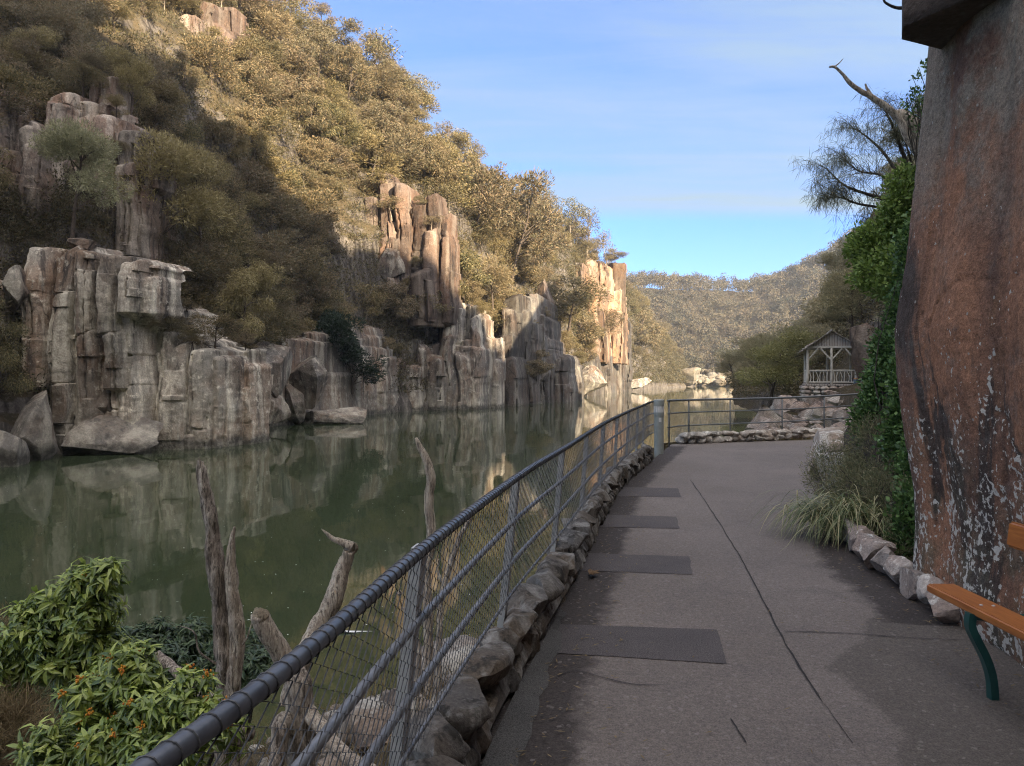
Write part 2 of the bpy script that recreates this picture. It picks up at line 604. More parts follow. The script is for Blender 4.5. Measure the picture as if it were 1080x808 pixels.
M['farleaf'] = leaf_mat('far foliage', [(0.10, 0.10, 0.062), (0.14, 0.125, 0.07), (0.18, 0.14, 0.08), (0.09, 0.095, 0.068), (0.22, 0.16, 0.09)], objvar=False)
M['scrub'] = leaf_mat('scrub foliage', [(0.055, 0.056, 0.03), (0.11, 0.092, 0.047), (0.155, 0.12, 0.062), (0.065, 0.072, 0.036)], objvar=False)
M['yellowgreen'] = leaf_mat('yellow green foliage', [(0.2, 0.21, 0.08), (0.29, 0.275, 0.11), (0.24, 0.22, 0.1)], objvar=False)
M['shine'] = leaf_mat('glossy green leaves', [(0.11, 0.17, 0.035), (0.22, 0.29, 0.06), (0.37, 0.42, 0.1)], 0.34, 0.6, 0.3, objvar=False)
M['shine_dark'] = leaf_mat('dark glossy leaves', [(0.035, 0.065, 0.03), (0.06, 0.1, 0.045), (0.09, 0.13, 0.055)], 0.4, 0.45, 0.2, objvar=False)
M['ivy'] = leaf_mat('dark shrub leaves', [(0.06, 0.12, 0.04), (0.1, 0.185, 0.055), (0.15, 0.24, 0.07)], 0.45, 0.4, 0.2, objvar=False)
M['ivy_bright'] = leaf_mat('fresh shrub leaves', [(0.12, 0.19, 0.045), (0.2, 0.29, 0.065), (0.26, 0.33, 0.09)], 0.5, 0.35, 0.3, objvar=False)
M['heath'] = leaf_mat('heath needles', [(0.12, 0.15, 0.07), (0.2, 0.2, 0.105), (0.29, 0.25, 0.145), (0.14, 0.17, 0.085)], 0.7, 0.2, 0.15, objvar=False)
M['needle'] = leaf_mat('she oak needles', [(0.11, 0.12, 0.07), (0.15, 0.155, 0.09), (0.19, 0.17, 0.10)], 0.7, 0.2, 0.35, objvar=False)
M['blade'] = leaf_mat('grass blades', [(0.09, 0.14, 0.045), (0.16, 0.2, 0.08), (0.3, 0.29, 0.15), (0.38, 0.33, 0.18)], 0.5, 0.3, 0.25, objvar=False)
M['straw'] = leaf_mat('dry straw', [(0.17, 0.125, 0.07), (0.26, 0.2, 0.11), (0.12, 0.09, 0.05)], 0.8, 0.1, 0.15, objvar=False)
M['flower'] = leaf_mat('orange flower', [(0.6, 0.22, 0.03), (0.75, 0.38, 0.05), (0.5, 0.15, 0.03)], 0.5, 0.3, 0.2, objvar=False)
M['bark'] = bark_mat('bark', (0.06, 0.045, 0.035), (0.15, 0.12, 0.095))
M['pale_bark'] = bark_mat('pale bark', (0.2, 0.16, 0.12), (0.33, 0.28, 0.22))
M['dead_wood'] = bark_mat('weathered dead wood', (0.2, 0.16, 0.13), (0.58, 0.5, 0.42), 1.0)
M['dead_pale'] = bark_mat('bleached dead wood', (0.42, 0.34, 0.27), (0.72, 0.62, 0.5), 1.2)
M['cut_wood'] = bark_mat('sawn wood', (0.38, 0.3, 0.21), (0.5, 0.42, 0.31), 3.0)
M['twig'] = bark_mat('grey twig', (0.07, 0.06, 0.05), (0.13, 0.11, 0.09))

k = Mat('far wood foliage')
isl = k.n('ShaderNodeNewGeometry').outputs['Random Per Island']
pz_ = k.noise(0.05, 5, 0.7)
c = k.ramp(k.math('ADD', k.math('MULTIPLY', pz_, 0.85), k.math('MULTIPLY', isl, 0.16)), [(0.36, (0.05, 0.054, 0.042)), (0.46, (0.085, 0.08, 0.055)), (0.54, (0.14, 0.108, 0.066)), (0.6, (0.06, 0.062, 0.05)), (0.68, (0.17, 0.122, 0.075))])
M['farleaf'] = k.done(c, 0.7, 0.1)
# ================================================================== left hillside
def ctl(cols):
    return [[P(px, py, Y) for py, Y in rows] for px, rows in cols]


LEFT = [
    (-700, [(560, 24), (430, 25), (230, 28), (120, 36), (-40, 52), (-330, 85), (-500, 140)]),
    (-400, [(545, 33), (430, 34), (240, 37), (140, 45), (0, 60), (-280, 95), (-400, 150)]),
    (-150, [(520, 42), (420, 44), (255, 48), (180, 55), (0, 73), (-220, 110), (-300, 160)]),
    (0, [(490, 55), (410, 58), (262, 63), (205, 68), (100, 78), (-70, 108), (-130, 160)]),
    (100, [(478, 62), (400, 65), (262, 69), (195, 73), (90, 84), (-40, 117), (-90, 170)]),
    (200, [(470, 71), (400, 74), (335, 79), (235, 91), (105, 106), (0, 135), (-40, 190)]),
    (270, [(456, 88), (400, 92), (335, 98), (235, 109), (125, 125), (20, 150), (0, 210)]),
    (330, [(446, 109), (392, 113), (322, 119), (232, 129), (130, 145), (35, 170), (50, 230)]),
    (400, [(440, 126), (385, 131), (312, 137), (205, 147), (140, 157), (88, 178), (110, 240)]),
    (460, [(435, 142), (387, 146), (305, 152), (200, 160), (180, 168), (158, 182), (180, 240)]),
    (520, [(431, 164), (387, 169), (322, 175), (265, 184), (230, 192), (207, 206), (230, 260)]),
    (570, [(426, 190), (394, 195), (342, 202), (292, 211), (257, 223), (233, 238), (255, 290)]),
    (620, [(419, 260), (392, 264), (347, 270), (304, 278), (285, 290), (270, 302), (290, 340)]),
    (662, [(413, 352), (396, 356), (362, 360), (325, 364), (315, 372), (310, 380), (330, 420)]),
    (705, [(408.5, 440), (401, 446), (394, 452), (386, 460), (378, 470), (370, 482), (380, 520)]),
    (735, [(406, 520), (404, 530), (402, 540), (400, 550), (398, 560), (396, 570), (400, 600)]),
]
gl = patch(ctl(LEFT), 340, 190, 1.7, 9.0, 3)
gl[:, 0, 2] = np.minimum(gl[:, 0, 2], WZ - 1.5)
mb = MB()
grid_mesh(mb, gl)
hill = mb.build('hillside', M['slope'], smooth=True)
tag(hill, 'steep wooded hillside of brown earth and rock across the river', 'hillside', kind='structure')

# depth map of the hand-placed cliffs, so that trees do not hide them
cliff_depth = np.full((808, 1080), 1e9)
LEDGES = []


def block_cliff(name, label, cols, mat, seed, depth=None, sub=0.55, blocks=2, amp=0.05, base_drop=0.0, group=None, fill=0.75):
    """a fractured rock face standing in the hillside. cols: (left, right, top, bottom, front depth) of the main columns in
    photograph units, turned into metres here; smaller columns are added behind and between them"""
    r = np.random.default_rng(seed + 1000)
    C = []
    for (l, rt, t, b, Y) in cols:
        x0, x1, y0, y1 = int(max(0, l)), int(min(1080, rt)), int(max(0, t)), int(min(808, b))
        if x1 > x0 and y1 > y0:
            cliff_depth[y0:y1, x0:x1] = np.minimum(cliff_depth[y0:y1, x0:x1], Y)
        LEDGES.append(((l + rt) / 2, t, Y))
        C.append([(l - HX) / F * Y, (rt - HX) / F * Y, EYE + (HY - t) / F * Y, EYE + (HY - b) / F * Y - base_drop, Y])
    Ym = float(np.mean([c[4] for c in C]))
    h = max(0.10, Ym / 620)
    main = list(C)
    xa, xb = min(c[0] for c in C), max(c[1] for c in C)
    wmean = float(np.mean([c[1] - c[0] for c in C]))
    x = xa - wmean * 0.4
    while x < xb + wmean * 0.2:                       # columns between and behind the main ones
        w = wmean * r.uniform(0.35, 0.8)
        near = [c for c in main if c[0] - wmean * 0.1 < x + w * 0.6 < c[1] + wmean * 0.1]
        if near:
            zt, zb, yy = max(c[2] for c in near), min(c[3] for c in near), min(c[4] for c in near)
            for q in range(2):
                f = r.uniform(0.6, 0.8) if q == 0 else r.uniform(0.8, 1.0)
                C.append([x, x + w * 1.25, zb + (zt - zb) * f * min(1, fill + 0.2), zb, yy + wmean * (0.3 + 0.35 * q) * r.uniform(0.7, 1.4)])
        x += w
    z0, z1 = min(c[3] for c in C) - 0.6, max(c[2] for c in C) + 0.8
    xs, zs = np.arange(xa - wmean * 0.6, xb + wmean * 0.6, h), np.arange(z0, z1, h)
    X, Z = np.meshgrid(xs, zs, indexing='ij')
    yb = Ym + (max(c[4] for c in main) - min(c[4] for c in main)) * 0.5 + max(3.5, wmean * 1.4)
    YF = np.full(X.shape, yb)
    TN = np.zeros(X.shape)
    p0 = np.stack([X, Z, 0 * X], -1)
    wx = fbm(p0 * (0.35 / max(1, wmean / 2.2)), 3, seed) * 0.2 * wmean + fbm(p0 * 1.6 / max(1, h * 7), 3, seed + 2) * 0.035 * wmean
    wz = fbm(p0 * 0.8 / max(1, h * 7), 3, seed + 4) * 0.16 * wmean
    for i, (xl, xr, zt, zb, Y) in enumerate(C):
        w = xr - xl
        Y = Y + r.uniform(-.22, .22) * w
        u = (X + wx - xl) / w
        top = zt + r.normal() * 0.16 * w * (u - 0.5) * 2 + wz
        m = (u > -0.02) & (u < 1.02) & (Z < top) & (Z > zb - 0.6)
        if not m.any(): continue
        a, b = r.uniform(0.12, 0.42), r.uniform(0.58, 0.88)
        bl, br = r.uniform(0.05, 0.5) * w, r.uniform(0.05, 0.5) * w
        y = Y + np.clip((a - u) / a, 0, 1) * bl + np.clip((u - b) / (1 - b), 0, 1) * br + 0.8 * w * np.exp(-(np.minimum(u, 1 - u) / 0.085) ** 2)
        H = zt - zb
        nj = int(np.clip(H / (w * r.uniform(2.6, 7.0)), 0, 3))
        cuts = np.sort(zb + H * r.uniform(0.1, 0.95, nj))
        bi = np.zeros(X.shape, int)
        for cz in cuts:
            zj = cz + r.normal() * 0.22 * w * (u - 0.5) + wz * 0.5
            bi += (Z > zj)
            y = y + 0.10 * min(w, 2.5) * np.exp(-((Z - zj) / (0.5 * h + 0.03)) ** 2)
        for k_ in range(nj + 1):
            y = y + (bi == k_) * (r.normal() * 0.07 * w + (u - 0.5) * r.normal() * 0.24 * w + (Z - (zb + H * (k_ + .5) / (nj + 1))) * r.normal() * 0.05)
        # narrower splits within the column
        for k_ in range(2 if w > 1.6 * h * 12 else 1):
            us = r.uniform(0.2, 0.8) + 0.06 * r.normal() * (Z - zb) / max(H, 1)
            za_, zb_ = zb + H * r.uniform(-.1, .5), zb + H * r.uniform(.5, 1.1)
            on = (Z > za_) & (Z < zb_)
            y = y + on * (np.where(u > us, r.normal() * .09 * w, 0) + .14 * w * np.exp(-((u - us) / .035) ** 2))
        # a slanting fracture that breaks one corner away
        if r.random() < 0.8:
            sgn = 1 if r.random() < .5 else -1
            zc_ = zb + H * r.uniform(0.35, 1.05)
            y = y + np.clip(sgn * (u - 0.5) * w * r.uniform(.8, 2) + (Z - zc_), 0, 1e9) * r.uniform(.1, .35)
        y = y + (0.3 * w) * np.clip(1 - (top - Z) / (0.16 * w + 0.05), 0, 1) ** 2
        tv = r.uniform(-.42, .42) + r.uniform(-.16, .16, nj + 1)[bi]
        TN = np.where(m & (y < YF), tv, TN)
        YF = np.where(m, np.minimum(YF, y), YF)
    # no wall stands steeper than rock would: side walls lean, ledges slope
    for _ in range(40):
        Y0 = YF
        YF = YF.copy()
        YF[1:] = np.minimum(YF[1:], Y0[:-1] + 4.5 * h)
        YF[:-1] = np.minimum(YF[:-1], Y0[1:] + 4.5 * h)
        YF[:, 1:] = np.minimum(YF[:, 1:], Y0[:, :-1] + 14.0 * h)
        YF[:, :-1] = np.minimum(YF[:, :-1], Y0[:, 1:] + 3.0 * h)
    q3 = np.stack([X, YF, Z], -1)
    s_ = 1 / max(1.0, h * 5)
    YF = YF + 0.16 * wmean * 0.4 * fbm(q3 * np.array([.6, .3, .35]) * s_, 4, seed + 6) + 0.07 / s_ * np.abs(fbm(q3 * np.array([2, 1, 1.2]) * s_, 3, seed + 8)) + 0.05 / s_ * fbm(q3 * 3.2 * s_, 3, seed + 9)
    X = X + 0.05 / s_ * fbm(q3 * 2.4 * s_, 2, seed + 11)
    V = np.stack([X, YF, Z], -1)
    nu, nv = X.shape
    i, j = np.meshgrid(np.arange(nu - 1), np.arange(nv - 1), indexing='ij')
    q = np.stack([i * nv + j, (i + 1) * nv + j, (i + 1) * nv + j + 1, i * nv + j + 1], -1).reshape(-1, 4)
    bgm = (YF > yb - 0.8).ravel()
    q = q[~bgm[q].all(axis=1)]
    used = np.unique(q)
    remap = np.full(nu * nv, -1); remap[used] = np.arange(len(used))
    mb = MB()
    mb.add(V.reshape(-1, 3)[used], remap[q])
    o = mb.build(name, M[mat], sharp=0.62)
    if len(o.data.vertices) == len(used):
        at = o.data.attributes.new('tone', 'FLOAT', 'POINT')
        at.data.foreach_set('value', TN.ravel()[used].astype(np.float32))
    tag(o, label, 'cliff', group)
    return o


def fill_cols(x0, x1, top, bot, Y0, Y1, wmin, wmax, seed, jag=10):
    r = np.random.default_rng(seed)
    out, x = [], x0
    while x < x1:
        w = r.uniform(wmin, wmax)
        t = (x - x0) / (x1 - x0)
        out.append((x, x + w, np.interp(t, np.linspace(0, 1, len(top)), top) + r.uniform(-jag, jag), np.interp(t, np.linspace(0, 1, len(bot)), bot), Y0 + (Y1 - Y0) * t + r.uniform(-0.5, 1.5)))
        x += w * 0.86
    return out


block_cliff('rock_cliff', 'tall pale grey cliff block with an overhanging right shoulder above the water', [
    (18, 48, 258, 400, 60.4), (45, 76, 260, 475, 60.2), (52, 82, 358, 478, 60.8), (74, 104, 263, 478, 60.6), (101, 128, 266, 402, 60.6), (120, 147, 272, 322, 60.4), (100, 139, 348, 478, 62.6),
    (82, 112, 395, 478, 61.5), (136, 158, 352, 480, 64.4), (30, 60, 395, 482, 61.5), (-20, 8, 300, 490, 60.5), (2, 34, 330, 488, 61.5), (-50, -15, 290, 495, 58)], 'cliff_pale', 1)
block_cliff('rock_cliff', 'broken brown crag with rounded columns below the trees, highest on the far left', [
    (-30, 24, 88, 262, 68.5), (0, 22, 150, 265, 67.5), (19, 49, 146, 262, 67), (44, 78, 96, 200, 70.5), (72, 98, 104, 180, 71.5), (92, 118, 118, 260, 71), (112, 128, 120, 240, 71.5), (118, 153, 134, 190, 71), (112, 143, 168, 262, 70),
    (84, 122, 80, 130, 73.5), (50, 76, 190, 262, 69.5), (138, 156, 190, 290, 72), (76, 96, 170, 262, 70.6)], 'cliff_brown', 2)
block_cliff('rock_cliff', 'row of smooth upright rock pillars rising from the water with a flat grassy top', [
    (156, 197, 362, 478, 63.5), (193, 217, 369, 478, 63.9), (212, 234, 374, 472, 65.6), (231, 251, 374, 470, 67.6), (249, 267, 370, 466, 70), (158, 175, 322, 470, 66.2), (177, 192, 326, 470, 67), (190, 202, 336, 470, 67.4)], 'cliff_pale', 3)
block_cliff('rock_cliff', 'tall brown cluster of slender rock columns halfway up the slope', [
    (358, 384, 204, 280, 142), (382, 399, 206, 262, 141.5), (397, 417, 178, 268, 142.5), (415, 435, 194, 290, 141), (388, 407, 236, 292, 139.5), (403, 421, 230, 286, 139), (433, 449, 216, 302, 141), (444, 468, 206, 290, 142.5),
    (444, 462, 242, 302, 139.5), (463, 475, 222, 314, 140), (428, 463, 284, 318, 139)], 'cliff_warm', 4, base_drop=4.0, fill=0.45)
block_cliff('rock_cliff', 'grey stepped cliff with tall middle columns at the waterline below the brown column cluster', [
    (468, 493, 317, 396, 146), (491, 504, 320, 396, 147), (502, 512, 336, 400, 148), (381, 399, 392, 440, 131), (396, 414, 394, 440, 132), (411, 427, 382, 438, 134), (424, 447, 386, 438, 135.5), (444, 472, 374, 438, 138.5),
    (469, 501, 372, 437, 142.5), (498, 524, 352, 435, 149.5), (440, 472, 345, 392, 146), (410, 442, 352, 396, 142), (384, 412, 360, 398, 139)], 'cliff', 5, sub=0.5)
block_cliff('rock_cliff', 'rounded grey rock buttresses along the waterline past the stepped cliff', [
    (523, 547, 374, 433, 161), (526, 553, 313, 372, 172), (549, 567, 338, 428, 178), (563, 582, 334, 400, 186), (547, 566, 396, 431, 172), (563, 583, 396, 429, 181), (577, 604, 377, 428, 187), (586, 608, 380, 426, 196), (538, 566, 296, 330, 194)], 'cliff_shaded', 6, base_drop=1.0)
block_cliff('rock_cliff', 'sunlit orange cliff at the end of the left spur under thin trees', [
    (590, 615, 257, 318, 268), (600, 618, 278, 325, 262), (613, 632, 268, 322, 276), (630, 650, 276, 336, 290), (644, 661, 275, 342, 296), (618, 634, 300, 335, 266)], 'cliff_orange', 7, base_drop=15.0, fill=0.6)
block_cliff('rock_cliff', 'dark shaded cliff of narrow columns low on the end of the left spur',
            fill_cols(606, 664, (378, 345, 330), (419, 414), 235, 335, 7, 13, 8, 7), 'cliff_shaded', 8, sub=0.5)
block_cliff('rock_cliff', 'rocky outcrop with orange ledges near the top of the left slope', [
    (184, 205, 14, 50, 124), (202, 226, -4, 34, 127), (224, 248, 6, 32, 131), (166, 180, 36, 62, 119)], 'cliff_warm', 9, base_drop=3.0, fill=0.4)
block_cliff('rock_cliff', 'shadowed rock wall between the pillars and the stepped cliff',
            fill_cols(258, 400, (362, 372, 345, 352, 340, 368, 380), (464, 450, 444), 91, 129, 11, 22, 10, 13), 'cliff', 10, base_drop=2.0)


def boulder(label, l, r, t, b, Y, mat, seed, cat='boulder', name='boulder', d=None, group=None, sub=5, rough=0.13, cuts=17, keep=(0.42, 0.84)):
    w, h = (r - l) / F * Y, (b - t) / F * Y
    d = d or max(w, h) * 0.9
    c = P((l + r) / 2, (t + b) / 2, Y + d / 2)
    mb = MB()
    rock(mb, (0, 0, 0), (w * 1.08, d, h * 1.14), seed, sub=sub, rough=rough, cuts=cuts, rz=0, keep=keep)
    o = mb.build(name, M[mat], sharp=0.5)
    o.location = c
    x0, x1, y0, y1 = int(max(0, l)), int(min(1080, r)), int(max(0, t)), int(min(808, b))
    if x1 > x0 and y1 > y0 and px_left:
        cliff_depth[y0:y1, x0:x1] = np.minimum(cliff_depth[y0:y1, x0:x1], Y)
    return tag(o, label, cat, group)


px_left = True
boulder('long flat pale boulder lying at the foot of the tall pale cliff block', 50, 168, 440, 500, 58, 'cliff', 21, d=6)
boulder('leaning slab boulder with white lichen at the left edge of the waterline', 6, 58, 408, 508, 53, 'cliff', 22)
boulder('low wide grey boulder at the waterline on the far left', -40, 42, 448, 516, 50, 'cliff', 23)
boulder('big dark rounded boulder beside the flat topped rock pillars', 260, 304, 348, 424, 84, 'cliff', 24)
boulder('dark low boulder in the water under the big rounded one', 258, 312, 412, 458, 84, 'cliff', 25)
boulder('narrow upright boulder right of the big dark rounded one', 287, 310, 358, 402, 92, 'cliff', 26)
boulder('grey boulder with a white top below the dark conifer', 303, 348, 376, 430, 96, 'cliff', 27)
boulder('long low pale ledge of rock at the waterline before the stepped cliff', 308, 388, 421, 466, 98, 'cliff', 28, d=8)
boulder('small rounded boulder standing above the pale ledge', 298, 322, 398, 446, 95, 'cliff', 29)
boulder('jutting grey boulder on the ledge above the overhanging cliff block', 74, 103, 248, 268, 62.5, 'cliff', 30)
boulder('dark hanging boulder left of the tall pale cliff block', 6, 33, 283, 332, 58.5, 'cliff', 31)
boulder('tan boulder tucked under the overhang of the cliff block', 102, 124, 404, 448, 60.5, 'cliff', 32)
boulder('block of rock perched on the slope above the rock pillars', 158, 188, 280, 300, 73, 'cliff', 33)
boulder('dark rounded boulder at the foot of the brown column cluster', 394, 432, 256, 304, 137.5, 'cliff', 34)
boulder('rounded brown boulder above the waterline buttresses', 556, 586, 292, 336, 196, 'cliff_warm', 35)
boulder('sloping slab running down to the water at the tip of the spur', 600, 640, 386, 418, 232, 'cliff', 36)
boulder('low grey ledge at the waterline under the dark narrow columns', 628, 690, 402, 414, 330, 'cliff', 37, d=14)
boulder('large rounded pale boulder on the far shore', 668, 713, 384, 407.5, 440, 'pale_rock', 38)
boulder('cream boulder with dark cracks on the far shore', 706, 738, 386, 406.5, 480, 'pale_rock', 39)
boulder('small pale boulder behind the two big ones on the far shore', 702, 716, 376, 390, 500, 'pale_rock', 40)

# ================================================================== far hills and shore
FAR = []
for px, sk in ((560, 330), (610, 318), (650, 308), (690, 304), (740, 306), (790, 309), (825, 303), (855, 290), (890, 272), (940, 248), (1010, 225), (1150, 205)):
    t = (px - 560) / 590
    b = 404.5 + 1.2 * math.sin(px * 0.05)
    Yb = 545 - 60 * max(0, (px - 760) / 300)
    FAR.append((px, [(b, Yb), (398, Yb + 15), (sk + (398 - sk) * 0.68, Yb + 60), (sk + (398 - sk) * 0.36, Yb + 110), (sk + 5, Yb + 170), (sk, Yb + 230), (sk + 40, Yb + 420)]))
gf = patch(ctl(FAR), 180, 90, 7.0, 55.0, 5)
gf[:, 0, 2] = WZ - 2
mb = MB()
grid_mesh(mb, gf)
tag(mb.build('far_hills', M['slope'], smooth=True), 'wooded hills closing the gorge in the distance', 'hills', kind='structure')

# pale jumble of stones on the far shore: nobody could count it
mb = MB()
r = np.random.default_rng(5)
for i in range(420):
    px = r.uniform(716, 850)
    py = 404.2 - abs(r.normal()) * 9
    Y = 500 + (404 - py) * 4 + r.uniform(0, 25)
    s = r.uniform(1.2, 6.5)
    c = P(px, py, Y)
    rock(mb, c, (s * 1.3, s, s * 0.8), i + 900, sub=2, cuts=7, rough=0.1)
tag(mb.build('rubble', M['pale_rock']), 'pale sunlit jumble of stones along the far shore', 'rubble', kind='stuff')

# ================================================================== right bank
RIGHT_P = [
    (775, [(428, 92), (416, 100), (408, 112), (404, 130), (402, 150), (402, 180), (405, 240)]),
    (800, [(436, 78), (412, 84), (402, 95), (399, 120), (396, 170), (394, 240), (396, 300)]),
    (835, [(452, 56), (416, 60), (402, 72), (390, 95), (382, 140), (374, 200), (380, 260)]),
    (868, [(462, 42), (420, 46), (402, 55), (380, 68), (352, 95), (330, 140), (340, 200)]),
    (910, [(466, 33), (420, 38), (396, 47), (348, 54), (310, 72), (278, 105), (290, 160)]),
    (960, [(462, 25), (420, 28), (380, 34), (315, 40), (262, 52), (210, 75), (210, 130)]),
    (1095, [(462, 18), (415, 19), (350, 22), (280, 28), (210, 38), (90, 64), (-100, 118)]),
]
RIGHT = [c for c in ctl(RIGHT_P)]
for (x, y, k, ridge) in ((5.2, 12, 1.0, 44), (3.9, 8.0, 1.0, 50), (3.6, 4, 1.0, 62), (3.6, -2, 1.0, 88), (3.0, -14, 1.0, 120), (-4, -34, 1.1, 148), (-22, -62, 1.1, 165), (-60, -95, 1.2, 170), (-120, -130, 1.2, 150)):
    n = np.array([0.9, -0.12]) if y > -10 else unit(np.array([0.75, -0.65]))
    RIGHT.append([np.array([x + n[0] * d * k, y + n[1] * d * k, z]) for d, z in ((0, -0.4), (0.9, 1.8), (3.5, 7), (10, 17), (26, ridge * 0.5), (58, ridge), (130, ridge + 5))])  # ridge out of view, its heights shaped to place the shadow edge
gr = patch(RIGHT, 240, 110, 1.0, 7.0, 8)
# keep the bank back from the path and the bench
hi = np.clip((gr[..., 2] - 22) / 20, 0, 1) * (gr[..., 1] < 40)
gr[..., 2] += hi * (15 * fbm(gr * .06, 3, 41) + 13 * fbm(gr * .2, 3, 42))  # crest broken up to soften the shadow edge it casts
near = (gr[..., 1] < 26) & (gr[..., 1] > -12)
lim = np.interp(gr[..., 1], [-12, -2, 4, 6, 8, 12.5, 18, 24], [3.0, 3.5, 3.35, 3.3, 3.45, 5.4, 9.5, 13.5])
gr[..., 0] = np.where(near, np.maximum(gr[..., 0], lim), gr[..., 0])
mb = MB()
grid_mesh(mb, gr, flip=True)
tag(mb.build('hillside', M['slope'], smooth=True), 'steep hillside rising above the path on the near bank', 'hillside', kind='structure')

# ================================================================== water, ground, sky
k = Mat('river water')
rip = k.noise(0.55, 3, 0.5, vec=k.scale(k.pos, (1.0, 0.45, 1)))
rip2 = k.noise(4.5, 2, 0.5, vec=k.scale(k.pos, (1.0, 0.4, 1)))
calm = k.ramp(k.noise(0.05, 3), [(0.4, 0.1), (0.65, 1)])
h = k.math('ADD', k.math('MULTIPLY', rip, 0.35), k.math('MULTIPLY', k.math('MULTIPLY', rip2, 0.05), calm))
k.bump(h, 0.10, 0.25)
M['water'] = k.done(k.mix(k.ramp(k.noise(0.08, 3), [(0.35, 0), (0.65, 1)]), (0.034, 0.046, 0.022), (0.044, 0.057, 0.029)), 0.032, 0.5)
M['water'].node_tree.nodes['Principled BSDF'].inputs['IOR'].default_value = 1.33
mb = MB()
gx, gy = np.meshgrid(np.linspace(-420, 700, 30), np.linspace(-300, 900, 30), indexing='ij')
grid_mesh(mb, np.stack([gx, gy, np.full_like(gx, WZ)], -1))
tag(mb.build('water', M['water']), 'still dark green river water', 'water', kind='structure')
mb = MB()
S = 2200
mb.add([(-S, -S, -9), (S, -S, -9), (S, S, -9), (-S, S, -9)], [(0, 1, 2, 3)])
tag(mb.build('ground', M['bed']), 'ground', 'ground', kind='structure')

SUN_AZ, SUN_EL = math.radians(143), math.radians(21)      # azimuth from +Y towards +X
SUN = np.array([math.sin(SUN_AZ) * math.cos(SUN_EL), math.cos(SUN_AZ) * math.cos(SUN_EL), math.sin(SUN_EL)])
w = bpy.data.worlds.new('World')
scene.world = w
w.use_nodes = True
t = w.node_tree
bg = t.nodes['Background']
sky = t.nodes.new('ShaderNodeTexSky')
sky.sky_type = 'NISHITA'
sky.sun_disc = False
sky.sun_elevation = SUN_EL
sky.sun_rotation = SUN_AZ
sky.air_density = 1.0
sky.dust_density = 0.4
sky.ozone_density = 3.0


def wn(ty, **kw):
    nd = t.nodes.new(ty)
    for a, b in kw.items():
        setattr(nd, a, b)
    return nd


def wmath(op, a, b=0.0, clamp=False):
    nd = wn('ShaderNodeMath', operation=op, use_clamp=clamp)
    for i, v in enumerate((a, b)):
        if isinstance(v, (int, float)): nd.inputs[i].default_value = v
        else: t.links.new(v, nd.inputs[i])
    return nd.outputs[0]


def wmix(f, a, b, mode='MIX'):
    nd = wn('ShaderNodeMix', data_type='RGBA', blend_type=mode)
    for s, v in zip((nd.inputs[0], nd.inputs[6], nd.inputs[7]), (f, a, b)):
        if isinstance(v, (int, float)): s.default_value = v
        elif isinstance(v, tuple): s.default_value = (*v, 1)
        else: t.links.new(v, s)
    return nd.outputs[2]


def wrange(v, a, b, c=0.0, d=1.0):
    nd = wn('ShaderNodeMapRange', interpolation_type='SMOOTHSTEP')
    t.links.new(v, nd.inputs[0])
    for i, x in enumerate((a, b, c, d)):
        nd.inputs[i + 1].default_value = x
    return nd.outputs[0]


tc = wn('ShaderNodeTexCoord').outputs['Generated']
sx = wn('ShaderNodeSeparateXYZ')
t.links.new(tc, sx.inputs[0])
zc = wmath('MAXIMUM', sx.outputs[2], 0.03)
cv = wn('ShaderNodeCombineXYZ')          # where the view ray meets a flat cloud layer
t.links.new(wmath('DIVIDE', sx.outputs[0], zc), cv.inputs[0])
t.links.new(wmath('DIVIDE', sx.outputs[1], zc), cv.inputs[1])


def wnoise(sc, scale, detail=5, rough=0.6, dist=0.0):
    mp = wn('ShaderNodeMapping')
    t.links.new(cv.outputs[0], mp.inputs[0])
    mp.inputs['Scale'].default_value = sc
    mp.inputs['Rotation'].default_value = (0, 0, 0.35)
    nd = wn('ShaderNodeTexNoise')
    t.links.new(mp.outputs[0], nd.inputs['Vector'])
    nd.inputs['Scale'].default_value = scale
    nd.inputs['Detail'].default_value = detail
    nd.inputs['Roughness'].default_value = rough
    nd.inputs['Distortion'].default_value = dist
    return nd.outputs['Fac']


n1 = wnoise((0.35, 1.0, 1), 0.9, 5, 0.55, 0.6)
n2 = wnoise((0.2, 1.0, 1), 2.6, 5, 0.6, 0.8)
edge = wmath('ADD', wmath('DIVIDE', sx.outputs[1], zc), wmath('MULTIPLY', n1, 0.35))      # distance out to the edge of the cloud sheet
sheet = wrange(edge, 4.6, 5.15, 1.0, 0.0)
body = wrange(wmath('ADD', wmath('MULTIPLY', n1, 0.6), wmath('MULTIPLY', n2, 0.4)), 0.36, 0.66)
dens = wmath('MULTIPLY', sheet, wmath('ADD', wmath('MULTIPLY', body, 0.58), 0.26))
dens = wmath('ADD', dens, wmath('MULTIPLY', wmath('MULTIPLY', wrange(edge, 3.6, 4.7), sheet), 0.3), True)
